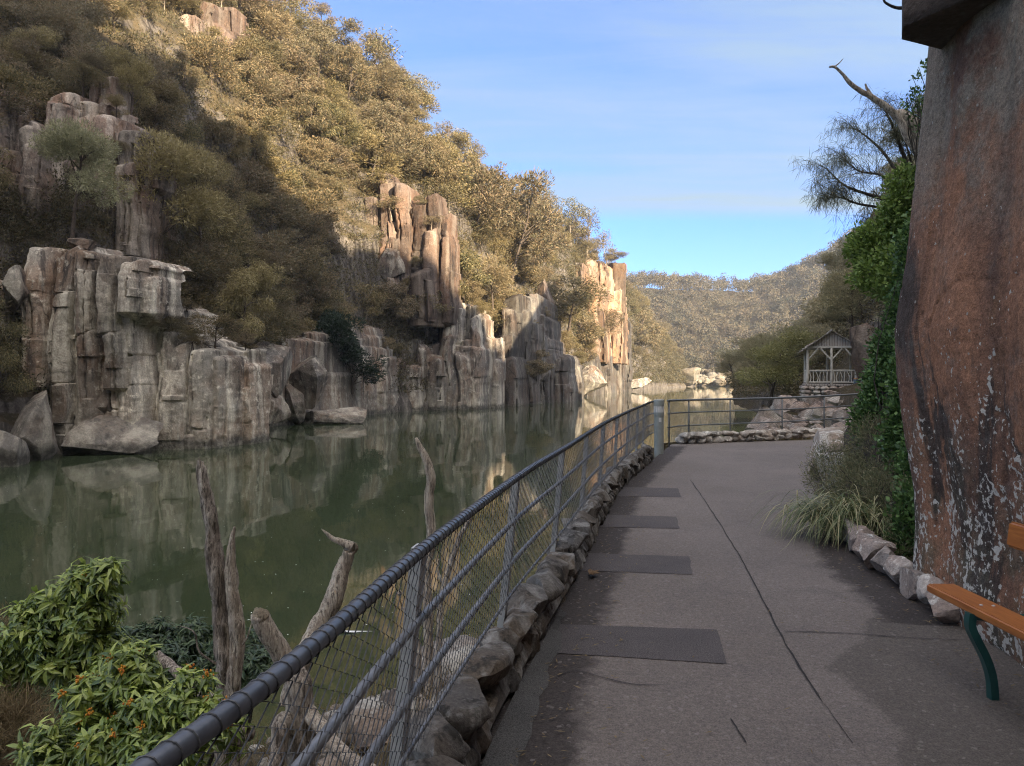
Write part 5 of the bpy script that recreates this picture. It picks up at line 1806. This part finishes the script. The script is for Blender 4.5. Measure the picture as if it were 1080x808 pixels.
mb = MB(); plank(mb, (2.365 - 2.4, 3.16 - 3.2, .44), (.155, 2.16, .045)); mb.build('seat', M['varnish'], bench, smooth=False, sharp=.5)
mb = MB(); plank(mb, (2.66 - 2.4, 3.02 - 3.2, .765), (.04, 2.16, .135), bev=.012, tilt=.12); mb.build('backrest', M['varnish'], bench, sharp=.5)
for x_b, y_b in ((2.34, 3.83), (2.395, 3.82), (2.34, 2.45), (2.395, 2.46)):
    mb = MB()
    tube(mb, np.array([(x_b, y_b, .460), (x_b, y_b, .4655), (x_b, y_b, .4675)]) - np.array([2.4, 3.2, 0]), [.0085, .0085, .004], 10)
    mb.build('bolt', M['steel'], bench, smooth=False)
for y_ in (3.83, 2.45):
    mb = MB()
    a = spline([(2.29, y_, .425), (2.285, y_, .36), (2.315, y_, .29), (2.36, y_, .2), (2.39, y_, .1), (2.40, y_, -.03)], 18) - np.array([2.4, 3.2, 0])
    hw = .021
    V = []
    tg_ = unit(np.gradient(a, axis=0))
    for c_, t3 in zip(a, tg_):
        nx = np.cross(t3, [0, 1, 0])
        V += [c_ + nx * .019 + np.array([0, -hw, 0]), c_ + nx * .019 + np.array([0, hw, 0]), c_ - nx * .019 + np.array([0, hw, 0]), c_ - nx * .019 + np.array([0, -hw, 0])]
    ii_, jj_ = np.meshgrid(np.arange(17), np.arange(4), indexing='ij')
    q = np.stack([ii_ * 4 + jj_, ii_ * 4 + (jj_ + 1) % 4, (ii_ + 1) * 4 + (jj_ + 1) % 4, (ii_ + 1) * 4 + jj_], -1).reshape(-1, 4)
    mb.add(np.array(V), np.concatenate([q, [(3, 2, 1, 0)]]))
    mb.build('leg', M['green_iron'], bench, sharp=.6)
    mb = MB()
    tube(mb, spline([(2.30, y_, .405), (2.45, y_, .40), (2.6, y_, .42), (2.68, y_, .55), (2.685, y_, .83)], 20) - np.array([2.4, 3.2, 0]), .017, 8)
    mb.build('bracket', M['green_iron'], bench, smooth=True)
# ================================================================== bank below the fence
def bank_z(x, y):
    xw = np.interp(y, LEFT_EDGE[:, 1], LEFT_EDGE[:, 0]) - .35
    dx = np.maximum(0, xw - x)
    z = -.75 - .46 * dx - .12 * np.maximum(0, y - 4) - .75 * np.maximum(0, y - 12.2) - .35 * np.maximum(0, dx - 7)
    return z


gx = np.linspace(-26, 4.2, 170)
gy = np.linspace(-9, 24, 170)
X, Y = np.meshgrid(gx, gy, indexing='ij')
Z = bank_z(X, Y)
p3 = np.stack([X, Y, Z], -1)
Z = Z + .28 * fbm(p3 * .7, 4, 2) + .10 * np.abs(fbm(p3 * 2.2, 3, 3))
xw = np.interp(Y, LEFT_EDGE[:, 1], LEFT_EDGE[:, 0])
Z = np.where(X > xw - .2, np.minimum(Z, -.5), Z)
mb = MB(); grid_mesh(mb, np.stack([X, Y, Z], -1), flip=False)
tag(mb.build('bank', M['bank'], smooth=True), 'earth bank sloping from the path to the water', 'bank', kind='structure')
r = np.random.default_rng(101)
BL = ['mossy boulder on the bank seen through the fence near the water', 'pale flat stone on the bank below the bent pale stem', 'grey round stone on the bank low behind the fence', 'brown stone on the bank beside the cut stump', 'squarish stone at the edge of the water behind the fence',
      'large low boulder on the bank just below the second post', 'pale rock on the bank half hidden behind the lower rail', 'rust coloured stone on the bank behind the first post', 'small grey stone on the bank between the stump and the rail', 'dark wet boulder in the shallows behind the fence']
for q, (px, py, Yq, wq) in enumerate([(400, 690, 13, 1.2), (432, 668, 13.5, 1.0), (385, 735, 8.5, .75), (350, 765, 7, .55), (462, 690, 12.8, .9), (478, 712, 9.6, 1.1), (404, 770, 7.5, .8), (425, 745, 8.2, .6), (330, 735, 9, .6), (470, 650, 15.2, 1.3)]):
    p = P(px, py, Yq); z = float(bank_z(p[0], Yq))
    mb = MB(); rock(mb, (0, 0, 0), (wq * 1.2, wq, wq * .75), 400 + q, sub=4, rough=.08)
    o = mb.build('boulder', M['bank_rock'], sharp=.7); o.location = (p[0], Yq, max(z, WZ) + .12 * wq)
    tag(o, BL[q], 'boulder')
mb = MB()
for q in range(260):
    x, y = r.uniform(-6, 0), r.uniform(3, 15.5)
    xw = float(np.interp(y, LEFT_EDGE[:, 1], LEFT_EDGE[:, 0])) - .6
    x = min(x, xw)
    s_ = r.uniform(.08, .3)
    rock(mb, (x, y, float(bank_z(np.array(x), np.array(y))) + .08), (s_ * 1.3, s_, s_ * .8), 2000 + q, sub=2, cuts=7)
tag(mb.build('rubble', M['bank_rock']), 'small loose stones strewn over the bank below the fence', 'rubble', kind='stuff')
mb = MB()
n = 9000
x = r.uniform(-9, 0, n); y = r.uniform(1.0, 15, n)
keep = fbm(np.column_stack([x * .6, y * .6, x * 0]), 3, 8) > -.12
x, y = x[keep], y[keep]
xw = np.interp(y, LEFT_EDGE[:, 1], LEFT_EDGE[:, 0]) - .5
x = np.minimum(x, xw)
c = np.column_stack([x, y, bank_z(x, y) + .05]); n = len(c)
leaves(mb, c, np.column_stack([r.normal(size=(n, 2)) * .5, np.full(n, .7)]), r.uniform(.15, .5, n), .011)
tag(mb.build('dry_grass', M['straw']), 'dry straw coloured grass and twigs on the bank below the fence', 'grass', kind='stuff')


# ------------------------------------------------------------------ flowering shrubs
def whorl_bush(label, blobs, shoots, L, W, leafm, stem_base, seed, flowers=0, cat='shrub', per=15, droop=.4, name='flowering_shrub'):
    """blobs: (px, py, radius in px, depth); leaves stand in whorls round the shoot tips"""
    r = np.random.default_rng(seed)
    root = empty(name, stem_base, label, cat)
    o_ = np.array(stem_base, float)
    cs = [(P(px, py, Y), rad / F * Y) for px, py, rad, Y in blobs]
    w_ = np.array([q[1] ** 2 for q in cs]); w_ /= w_.sum()
    tips, axes = [], []
    for q in range(shoots):
        c, R = cs[r.choice(len(cs), p=w_)]
        d = unit(r.normal(size=3) + np.array([0, -.25, .55]))
        rr_ = R * r.uniform(.55, 1.03)
        tips.append(c + d * rr_)
        axes.append(unit(d + np.array([0, 0, .55]) + r.normal(size=3) * .25))
    tips, axes = np.array(tips), np.array(axes)
    mb = MB()
    for c, R in cs:
        mid = (o_ + c) / 2 + r.normal(size=3) * .15
        tube(mb, spline([o_, mid, c], 10), np.linspace(.035, .012, 10), 6, cap=False)
        near_ = np.argsort(((tips - c) ** 2).sum(-1))[:max(6, int(shoots / len(cs)))]
        for t_ in near_[::2]:
            if np.linalg.norm(tips[t_] - c) < R * 1.3:
                tube(mb, spline([c + r.normal(size=3) * .1 * R, (c + tips[t_]) / 2 - np.array([0, 0, .03]), tips[t_]], 5), np.linspace(.009, .003, 5), 4, cap=False)
    for q in range(len(mb.v)): mb.v[q] = mb.v[q] - o_
    mb.build('stem', M['twig'], root)
    n = shoots * per
    k_ = np.repeat(np.arange(shoots), per)
    ang = r.uniform(0, 2 * math.pi, n)
    ax = axes[k_]
    a1 = unit(np.cross(ax, np.array([.3, .2, 1.0])))
    a2 = np.cross(ax, a1)
    out = np.cos(ang)[:, None] * a1 + np.sin(ang)[:, None] * a2
    el = r.uniform(-.35, 1.0, n)
    d = out + ax * el[:, None] + np.array([0, 0, -.15])
    base = tips[k_] - ax * r.uniform(0, .10, n)[:, None] * (L / .12)
    mb = MB()
    folded(mb, base - o_, d, ax, L * r.uniform(.65, 1.15, n), W * r.uniform(.8, 1.2, n), droop * 1.0)
    mb.build('foliage', M[leafm], root)
    if flowers:
        front = np.argsort(tips[:, 1] - tips[:, 2] * .6)[:int(shoots * .6)]
        pick = r.choice(front, flowers, replace=False)
        for t_ in pick:
            mb = MB()
            for q in range(16):
                rock(mb, tips[t_] - o_ + axes[t_] * .02 + r.normal(size=3) * .017, (.016, .016, .024), int(r.integers(1e6)), sub=1, cuts=2)
            mb.build('flower_cluster', M['flower'], root)
    return root


BZ = lambda px, py, Y: (lambda p: (p[0], p[1], float(bank_z(p[0], p[1])) - .05))(P(px, py, Y))
whorl_bush('tall green shrub with long drooping leaves reaching up before the water', [(112, 606, 20, 8.3), (92, 618, 26, 8.4), (66, 640, 32, 8.5), (100, 650, 30, 8.3), (40, 664, 34, 8.6), (78, 684, 44, 8.5), (20, 700, 36, 8.7), (110, 690, 30, 8.4)], 430, .17, .042, 'shine', BZ(80, 760, 8.6), 501, 4)
whorl_bush('glossy shrub dotted with orange flowers in the bottom left corner', [(140, 712, 40, 6.6), (105, 735, 40, 6.6), (165, 762, 46, 6.3), (205, 742, 38, 6.2), (120, 790, 46, 6.3), (225, 775, 36, 6.0), (60, 800, 40, 6.6), (175, 806, 46, 6.0)], 400, .14, .032, 'shine', BZ(150, 830, 6.3), 502, 26)
whorl_bush('dark green low shrub behind the flowering one, around the foot of the tall dead trunk', [(165, 682, 30, 9.8), (205, 682, 30, 9.8), (248, 690, 32, 9.6), (180, 712, 36, 9.4), (222, 716, 34, 9.3), (272, 705, 26, 9.2), (140, 680, 24, 9.6)], 420, .13, .03, 'shine_dark', BZ(200, 760, 9.6), 503, 0, name='shrub')
# brown dry shrub at the far left, dry grass below it


def needle_bush(label, blobs, n, L, W, leafm, base, seed, cat='shrub', name='shrub', twigs=40, up=.3, bark='twig', shell=(.35, 1.0)):
    r = np.random.default_rng(seed)
    root = empty(name, base, label, cat)
    o_ = np.array(base, float)
    cs = [(P(px, py, Y), np.array([rx, rx * .9, rz_]) / F * Y) for px, py, rx, rz_, Y in blobs]
    w_ = np.array([q[1][0] * q[1][2] for q in cs]); w_ /= w_.sum()
    idx = r.choice(len(cs), n, p=w_)
    C_ = np.array([q[0] for q in cs])[idx]; R_ = np.array([q[1] for q in cs])[idx]
    # clump the leaves into sprays
    ns = max(30, n // 45)
    sd_ = unit(r.normal(size=(ns, 3))); sr_ = r.uniform(shell[0], shell[1], ns) ** .6
    si = r.integers(0, ns, n)
    d = sd_[si]
    pos = C_ + d * sr_[si][:, None] * R_ + r.normal(size=(n, 3)) * R_.mean() * .11
    dd = d * .7 + r.normal(size=(n, 3)) * .6 + np.array([0, 0, up])
    mb = MB(); leaves(mb, pos - o_, dd, L * r.uniform(.6, 1.3, n), W * r.uniform(.7, 1.3, n))
    mb.build('foliage', M[leafm], root)
    mb = MB()
    for q in range(twigs):
        c, R = cs[r.integers(len(cs))]
        e = c + unit(r.normal(size=3) + [0, 0, .4]) * R * r.uniform(.6, 1.05)
        tube(mb, spline([o_ + r.normal(size=3) * .05, (o_ + e) / 2 + r.normal(size=3) * .1, e], 7) - o_, np.linspace(.014, .003, 7), 4, cap=False)
    mb.build('stem', M[bark], root)
    return root


needle_bush('dry brown shrub at the left edge behind the green shrub', [(2, 690, 24, 50, 9.4), (-20, 720, 40, 60, 9.2), (22, 740, 28, 30, 9.0)], 7000, .09, .010, 'straw', BZ(0, 790, 9.2), 511)
needle_bush('pale dry tuft of grass in the bottom left corner', [(10, 778, 46, 36, 7.4), (-30, 790, 50, 50, 7.4), (60, 800, 30, 24, 7.2)], 7000, .22, .007, 'straw', BZ(10, 830, 7.4), 512, cat='grass', name='grass_tuft', twigs=6)

# ------------------------------------------------------------------ dead wood on the bank
def dead(name, label, parts, cat='dead tree', depth_mat='dead_wood'):
    base = None
    root = None
    for (pn, pts, rads, mat, jag) in parts:
        a = np.array([P(*p) for p in pts])
        if root is None:
            base = a[0].copy()
            root = empty(name, base, label, cat)
        n = max(14, len(a) * 16)
        c = spline(a, n)
        c[1:-1] += .016 * np.stack([fbm(c * 6 + q * 9, 3, q) for q in range(3)], -1)[1:-1]
        R = np.interp(np.linspace(0, 1, n), np.linspace(0, 1, len(rads)), rads)
        mb = MB(); tube(mb, c - base, R, 26, jitter=jag * 1.6, seed=len(pn) * 7)
        mb.build(pn, M[mat], root, smooth=True)
    return root


def bz_pt(px, Y, drop=.2):
    x = (px - HX) / F * Y
    z = float(bank_z(np.array(x), np.array(Y))) - drop
    return (px, HY - (z - EYE) / Y * F, Y)


dead('dead_tree', 'tall split grey brown dead trunk standing at the left beside the water', [
    ('trunk', [bz_pt(243, 8.1), (240, 735, 8.05), (236, 690, 8), (233, 640, 8), (225, 580, 8), (217, 525, 8), (213, 500, 8), (211, 486, 8)], [.14, .115, .105, .10, .085, .068, .055, .03], 'dead_wood', .34),
    ('side_trunk', [(243, 745, 8.0), (249, 700, 7.95), (249, 655, 7.95), (244, 610, 7.95), (243, 580, 7.95), (247, 556, 7.95)], [.09, .075, .07, .06, .04, .012], 'dead_pale', .4),
    ('splinter', [(214, 512, 8), (212, 492, 7.98), (210, 482, 7.98)], [.03, .018, .003], 'dead_pale', .2),
    ('splinter', [(217, 518, 8), (217, 500, 7.97), (216, 491, 7.97)], [.028, .016, .003], 'dead_wood', .2),
    ('twig', [(250, 690, 7.95), (262, 670, 7.9), (268, 648, 7.9), (264, 655, 7.9)], [.012, .009, .006, .003], 'dead_pale', .1),
    ('twig', [(236, 705, 8), (212, 690, 7.9), (205, 668, 7.9), (190, 660, 7.9)], [.014, .01, .007, .003], 'dead_wood', .1)])
dead('dead_tree', 'stout dead stump with one sawn stem and one bent pale branch behind the fence', [
    ('trunk', [bz_pt(322, 6.1), (318, 770, 6.05), (316, 725, 6.0), (311, 706, 6.0)], [.13, .12, .105, .09], 'dead_wood', .22),
    ('sawn_stem', [(318, 735, 6.0), (308, 708, 6.0), (293, 684, 5.95), (282, 665, 5.9), (275, 650, 5.88)], [.09, .085, .08, .076, .072], 'dead_pale', .07),
    ('cut_face', [(275.3, 650.5, 5.88), (274.6, 649.2, 5.875)], [.071, .070], 'cut_wood', 0),
    ('branch', [(306, 745, 6.1), (318, 700, 6.2), (335, 662, 6.3), (352, 630, 6.35), (361, 602, 6.4), (369, 580, 6.4)], [.10, .085, .078, .074, .068, .055], 'dead_pale', .16),
    ('branch_tip', [(372, 578, 6.4), (362, 573, 6.4), (352, 569, 6.4), (345, 563, 6.4), (339, 558, 6.4)], [.046, .032, .022, .014, .004], 'dead_pale', .15),
    ('low_branch', [(318, 740, 6.05), (336, 765, 5.9), (362, 795, 5.7), (400, 820, 5.5)], [.07, .06, .055, .05], 'dead_pale', .15),
    ('side_stem', [(322, 790, 6.0), (300, 760, 5.9), (292, 800, 5.8), (285, 850, 5.7)], [.07, .07, .065, .06], 'dead_wood', .25)])
dead('dead_tree', 'slender bare crooked pole trunk rising above the fence rail in front of the water', [
    ('trunk', [bz_pt(452, 8.6), (452, 650, 8.6), (450, 600, 8.6), (455, 565, 8.6), (452, 530, 8.6), (455, 505, 8.6), (449, 485, 8.6), (442, 470, 8.6), (439, 462, 8.6)], [.06, .055, .055, .058, .052, .05, .045, .035, .02], 'dead_pale', .16)])
dead('dead_sapling', 'thin pale forked stem behind the fence right of the first post', [
    ('trunk', [bz_pt(462, 7.0), (464, 650, 7), (470, 612, 7), (482, 575, 7), (493, 552, 7), (498, 540, 7)], [.032, .03, .028, .026, .022, .012], 'dead_pale', .1),
    ('twig', [(468, 618, 7), (462, 600, 7), (463, 590, 7)], [.016, .011, .005], 'dead_pale', .1)])
dead('dead_sapling', 'thin pale stem with a dried seed head behind the first fence post', [
    ('trunk', [bz_pt(436, 5.2), (438, 760, 5.2), (440, 715, 5.2), (441, 680, 5.2), (432, 655, 5.2), (425, 640, 5.2)], [.025, .024, .022, .02, .016, .008], 'dead_pale', .12),
    ('stalk', [(425, 642, 5.2), (423, 634, 5.2), (422, 628, 5.2)], [.005, .004, .004], 'straw', 0),
    ('seed_head', [(422, 628.5, 5.2), (422, 626, 5.2), (422, 623.5, 5.2)], [.008, .02, .008], 'dead_pale', .3)])
lg = dead('fallen_log', 'brown fallen log lying in the shrubs left of the tall dead trunk', [('trunk', [(165, 690, 8.6), (195, 715, 8.3), (235, 750, 8.0), (262, 775, 7.8)], [.05, .065, .07, .07], 'dead_wood', .25)], 'log')
mb = MB(); rock(mb, (0, 0, 0), (1.05, .16, .05), 77, sub=3, rough=.2, rz=.15)
M['foam'] = plain_mat('white foam', (0.75, 0.75, 0.72), (0.85, 0.85, 0.82), 8, .7, .2)
o = mb.build('driftwood', M['foam'], sharp=.8); o.location = G(371, 666, WZ + .02)
tag(o, 'white bleached driftwood floating at the water edge beyond the bent branch', 'driftwood')
# floating specks: nobody could count them
mb = MB(); n = 170
px, py = r.uniform(0, 560, n), 470 + 210 * r.uniform(0, 1, n) ** .7
c = np.array([G(a, b, WZ + .012) for a, b in zip(px, py)])
a = r.uniform(0, 6.28, n)
leaves(mb, c, np.column_stack([np.cos(a), np.sin(a), 0 * a]), r.uniform(.02, .10, n), r.uniform(.015, .04, n), up=np.array([0, 0, 1.0]))
tag(mb.build('floating_debris', M['foam']), 'pale specks floating on the water', 'debris', kind='stuff')

# ================================================================== shrubs on the right
needle_bush('grey green heath shrub with fine dry twigs spilling over the kerb on the right', [(935, 545, 34, 60, 8.0), (905, 525, 40, 44, 8.6), (945, 590, 26, 30, 6.9), (880, 500, 30, 34, 9.6), (930, 480, 40, 44, 9.2), (958, 560, 20, 60, 7.0), (895, 560, 26, 24, 7.8)], 42000, .055, .006, 'heath', P(930, 590, 8.0), 521, twigs=160, up=.35)
needle_bush('dense dark green shrub climbing beside the red brown rock face', [(966, 330, 28, 50, 8.6), (950, 375, 30, 36, 9.2), (966, 410, 26, 60, 8.0), (938, 415, 28, 32, 9.8), (960, 460, 28, 50, 8.0), (968, 500, 16, 60, 7.2), (932, 395, 18, 20, 10), (972, 270, 24, 50, 8.4), (962, 560, 20, 50, 6.9), (926, 445, 28, 28, 9.8)], 32000, .06, .034, 'ivy', P(965, 520, 8.6), 522, twigs=60)
needle_bush('fresh bright green leafy shrub high beside the rock face', [(930, 258, 32, 26, 9.6), (950, 235, 24, 30, 9.4), (912, 262, 18, 18, 9.8), (955, 205, 20, 30, 9.2), (935, 290, 34, 24, 9.4), (958, 290, 30, 40, 9.0)], 15000, .065, .034, 'ivy_bright', P(975, 330, 9.6), 523, twigs=50)
needle_bush('loose leafy twigs behind the top of the rock face under the jutting slab', [(978, 90, 18, 34, 8.8), (985, 130, 22, 30, 8.8), (965, 110, 14, 14, 8.8), (992, 70, 14, 24, 8.8)], 1300, .055, .022, 'ivy', P(1000, 230, 8.8), 524, twigs=50)
needle_bush('thin olive shrub on the bank left of the bright green one', [(962, 320, 24, 50, 13), (952, 300, 20, 30, 14), (958, 360, 16, 30, 12.5)], 7000, .16, .02, 'needle', P(930, 400, 15), 525, twigs=70)

# strappy grass
r = np.random.default_rng(530)
tus = empty('grass_tussock', (3.35, 7.75, .15), 'big strappy grass tussock arching over the path at the kerb end', 'grass')
n, seg = 720, 7
base = np.array([3.35, 7.75, .12]) + np.column_stack([r.normal(size=n) * .2, r.normal(size=n) * .2, np.abs(r.normal(size=n)) * .07])
az = r.normal(size=n) * .85 + math.radians(205)
L = r.uniform(.45, .95, n)
up0 = r.uniform(.5, 1.15, n)
V = []
t_ = np.linspace(0, 1, seg)
hor = L[:, None] * (t_[None] * .75)
hz = L[:, None] * (up0[:, None] * t_[None] - (up0[:, None] * .75 + .30) * t_[None] ** 2 * 1.05)
cx = base[:, 0:1] + np.cos(az)[:, None] * hor
cy = base[:, 1:2] + np.sin(az)[:, None] * hor
cz = np.maximum(base[:, 2:3] + hz, .02)
C_ = np.stack([cx, cy, cz], -1)
side = np.stack([-np.sin(az), np.cos(az), 0 * az], -1)
wd_ = .0055 * (1 - t_ ** 2 * .9)[None, :, None] * r.uniform(.7, 1.3, n)[:, None, None]
Lf, Rt = C_ - side[:, None] * wd_, C_ + side[:, None] * wd_
V = np.stack([Lf, Rt], 2).reshape(-1, 3)
i_, j_ = np.meshgrid(np.arange(n), np.arange(seg - 1), indexing='ij')
b_ = i_ * seg * 2 + j_ * 2
q = np.stack([b_, b_ + 1, b_ + 3, b_ + 2], -1).reshape(-1, 4)
mb = MB(); mb.add(V - np.array([3.35, 7.75, .15]), q)
mb.build('blades', M['blade'], tus)

# dead branch and thin she oak against the sky
dead('dead_branch', 'bare pale dead branch reaching into the sky from the rock face', [
    ('trunk', [(1010, 230, 9.2), (990, 190, 9.2), (978, 160, 9.2), (966, 136, 9.2), (952, 122, 9.2), (944, 118, 9.2)], [.16, .145, .12, .10, .075, .03], 'dead_pale', .25),
    ('branch', [(985, 178, 9.1), (968, 160, 9.1), (957, 145, 9.1), (950, 128, 9.1), (938, 116, 9.1), (922, 104, 9.1), (910, 97, 9.1), (897, 88, 9.1), (888, 77, 9.1), (880, 71, 9.1), (875, 71, 9.1)], [.05, .048, .045, .042, .04, .034, .03, .024, .018, .014, .01], 'dead_pale', .12),
    ('twig', [(921, 104, 9.1), (916, 95, 9.1), (913, 89, 9.1)], [.02, .016, .01], 'dead_pale', .1),
    ('twig', [(880, 71, 9.1), (885, 67, 9.1), (889, 62, 9.1)], [.009, .006, .003], 'dead_pale', 0)], 'dead branch')
dead('dead_branch', 'short bare twig poking out beside the jutting slab at the top', [('trunk', [(965, 6, 7.5), (950, 8, 7.5), (940, 6, 7.5), (933, 1, 7.5), (930, -6, 7.5)], [.018, .016, .014, .010, .006], 'twig', .1)], 'dead branch')
so = empty('she_oak', P(985, 290, 13), 'thin drooping she oak leaning out against the sky on the right', 'tree')
o_ = P(985, 290, 13)
r = np.random.default_rng(540)
mbt, mbl = MB(), MB()
limbs = [[(985, 290), (965, 235), (945, 215), (915, 205), (890, 195), (872, 178)], [(985, 290), (972, 240), (955, 200), (935, 165), (915, 145), (900, 135)], [(985, 290), (975, 235), (962, 190), (948, 150), (938, 125), (930, 112)],
         [(965, 235), (930, 220), (905, 215), (885, 208), (870, 210)], [(955, 200), (930, 185), (905, 180), (888, 165)], [(972, 240), (968, 200), (958, 160), (950, 138)], [(985, 290), (968, 250), (945, 240), (920, 238)]]
tips = []
for q, lm_ in enumerate(limbs):
    a = np.array([P(px, py, 13 + .25 * math.sin(q * 2.1) * i) for i, (px, py) in enumerate(lm_)])
    c = spline(a, 26)
    tube(mbt, c - o_, np.linspace(.055 if q < 3 else .03, .007, 26), 6, cap=False)
    for s_ in range(8, 26):
        for _ in range(3):
            d = unit(r.normal(size=3) + unit(c[s_] - c[max(0, s_ - 3)]) * .9)
            Ls = r.uniform(.15, .55)
            e = c[s_] + d * Ls
            m_ = c[s_] + d * Ls * .5 + np.array([0, 0, .04])
            tube(mbt, spline([c[s_], m_, e], 4) - o_, np.linspace(.006, .002, 4), 3, cap=False)
            tips += [(e, s_ / 26), (m_, s_ / 26)]
tp = np.array([q[0] for q in tips]); wt = np.array([q[1] for q in tips]) ** 2.5; wt /= wt.sum()
n = 9000
k_ = r.choice(len(tp), n, p=wt)
leaves(mbl, tp[k_] + r.normal(size=(n, 3)) * .05 - o_, r.normal(size=(n, 3)) * .35 + np.array([0, 0, -.55]), r.uniform(.10, .26, n), .0055)
mbt.build('trunk', M['twig'], so)
mbl.build('crown', M['needle'], so)

# ================================================================== air
mb = MB()
box(mb, (0, 0, 85), (4500, 4500, 190))
hz = bpy.data.materials.new('haze')
hz.use_nodes = True
hz.node_tree.nodes.clear()
ho = hz.node_tree.nodes.new('ShaderNodeOutputMaterial')
hv = hz.node_tree.nodes.new('ShaderNodeVolumePrincipled')
hv.inputs['Color'].default_value = (0.9, 0.94, 1.0, 1)
hv.inputs['Density'].default_value = 0.00018
hv.inputs['Anisotropy'].default_value = 0.2
hz.node_tree.links.new(hv.outputs[0], ho.inputs['Volume'])
if HAZE:
    tag(mb.build('haze', hz), 'thin pale haze in the air of the gorge', 'haze', kind='stuff')

# ================================================================== camera
cd = bpy.data.cameras.new('camera')
cam = bpy.data.objects.new('camera', cd)
COL.objects.link(cam)
cd.sensor_fit = 'HORIZONTAL'
cd.sensor_width = 36
cd.lens = F / 1080 * 36
cam.location = (0, 0, EYE)
cam.rotation_euler = (math.radians(90), 0, 0)
cd.shift_y = -(404 - HY) / 1080
cd.clip_start, cd.clip_end = .05, 6000
scene.camera = cam
vs = scene.view_settings
vs.view_transform = 'Standard'
vs.look = 'None'
vs.gamma = 1
vs.use_curve_mapping = False
vs.exposure = 2.0
cy_ = scene.cycles
cy_.use_denoising = True
cy_.denoiser = 'OPENIMAGEDENOISE'
cy_.denoising_input_passes = 'RGB_ALBEDO_NORMAL'
cy_.denoising_prefilter = 'NONE'
cy_.filter_width = 1.1
cy_.max_bounces = 6
cy_.diffuse_bounces = 3
cy_.glossy_bounces = 3
cy_.transmission_bounces = 3
cy_.transparent_max_bounces = 6
cy_.caustics_reflective = False
cy_.caustics_refractive = False
cy_.sample_clamp_indirect = 6
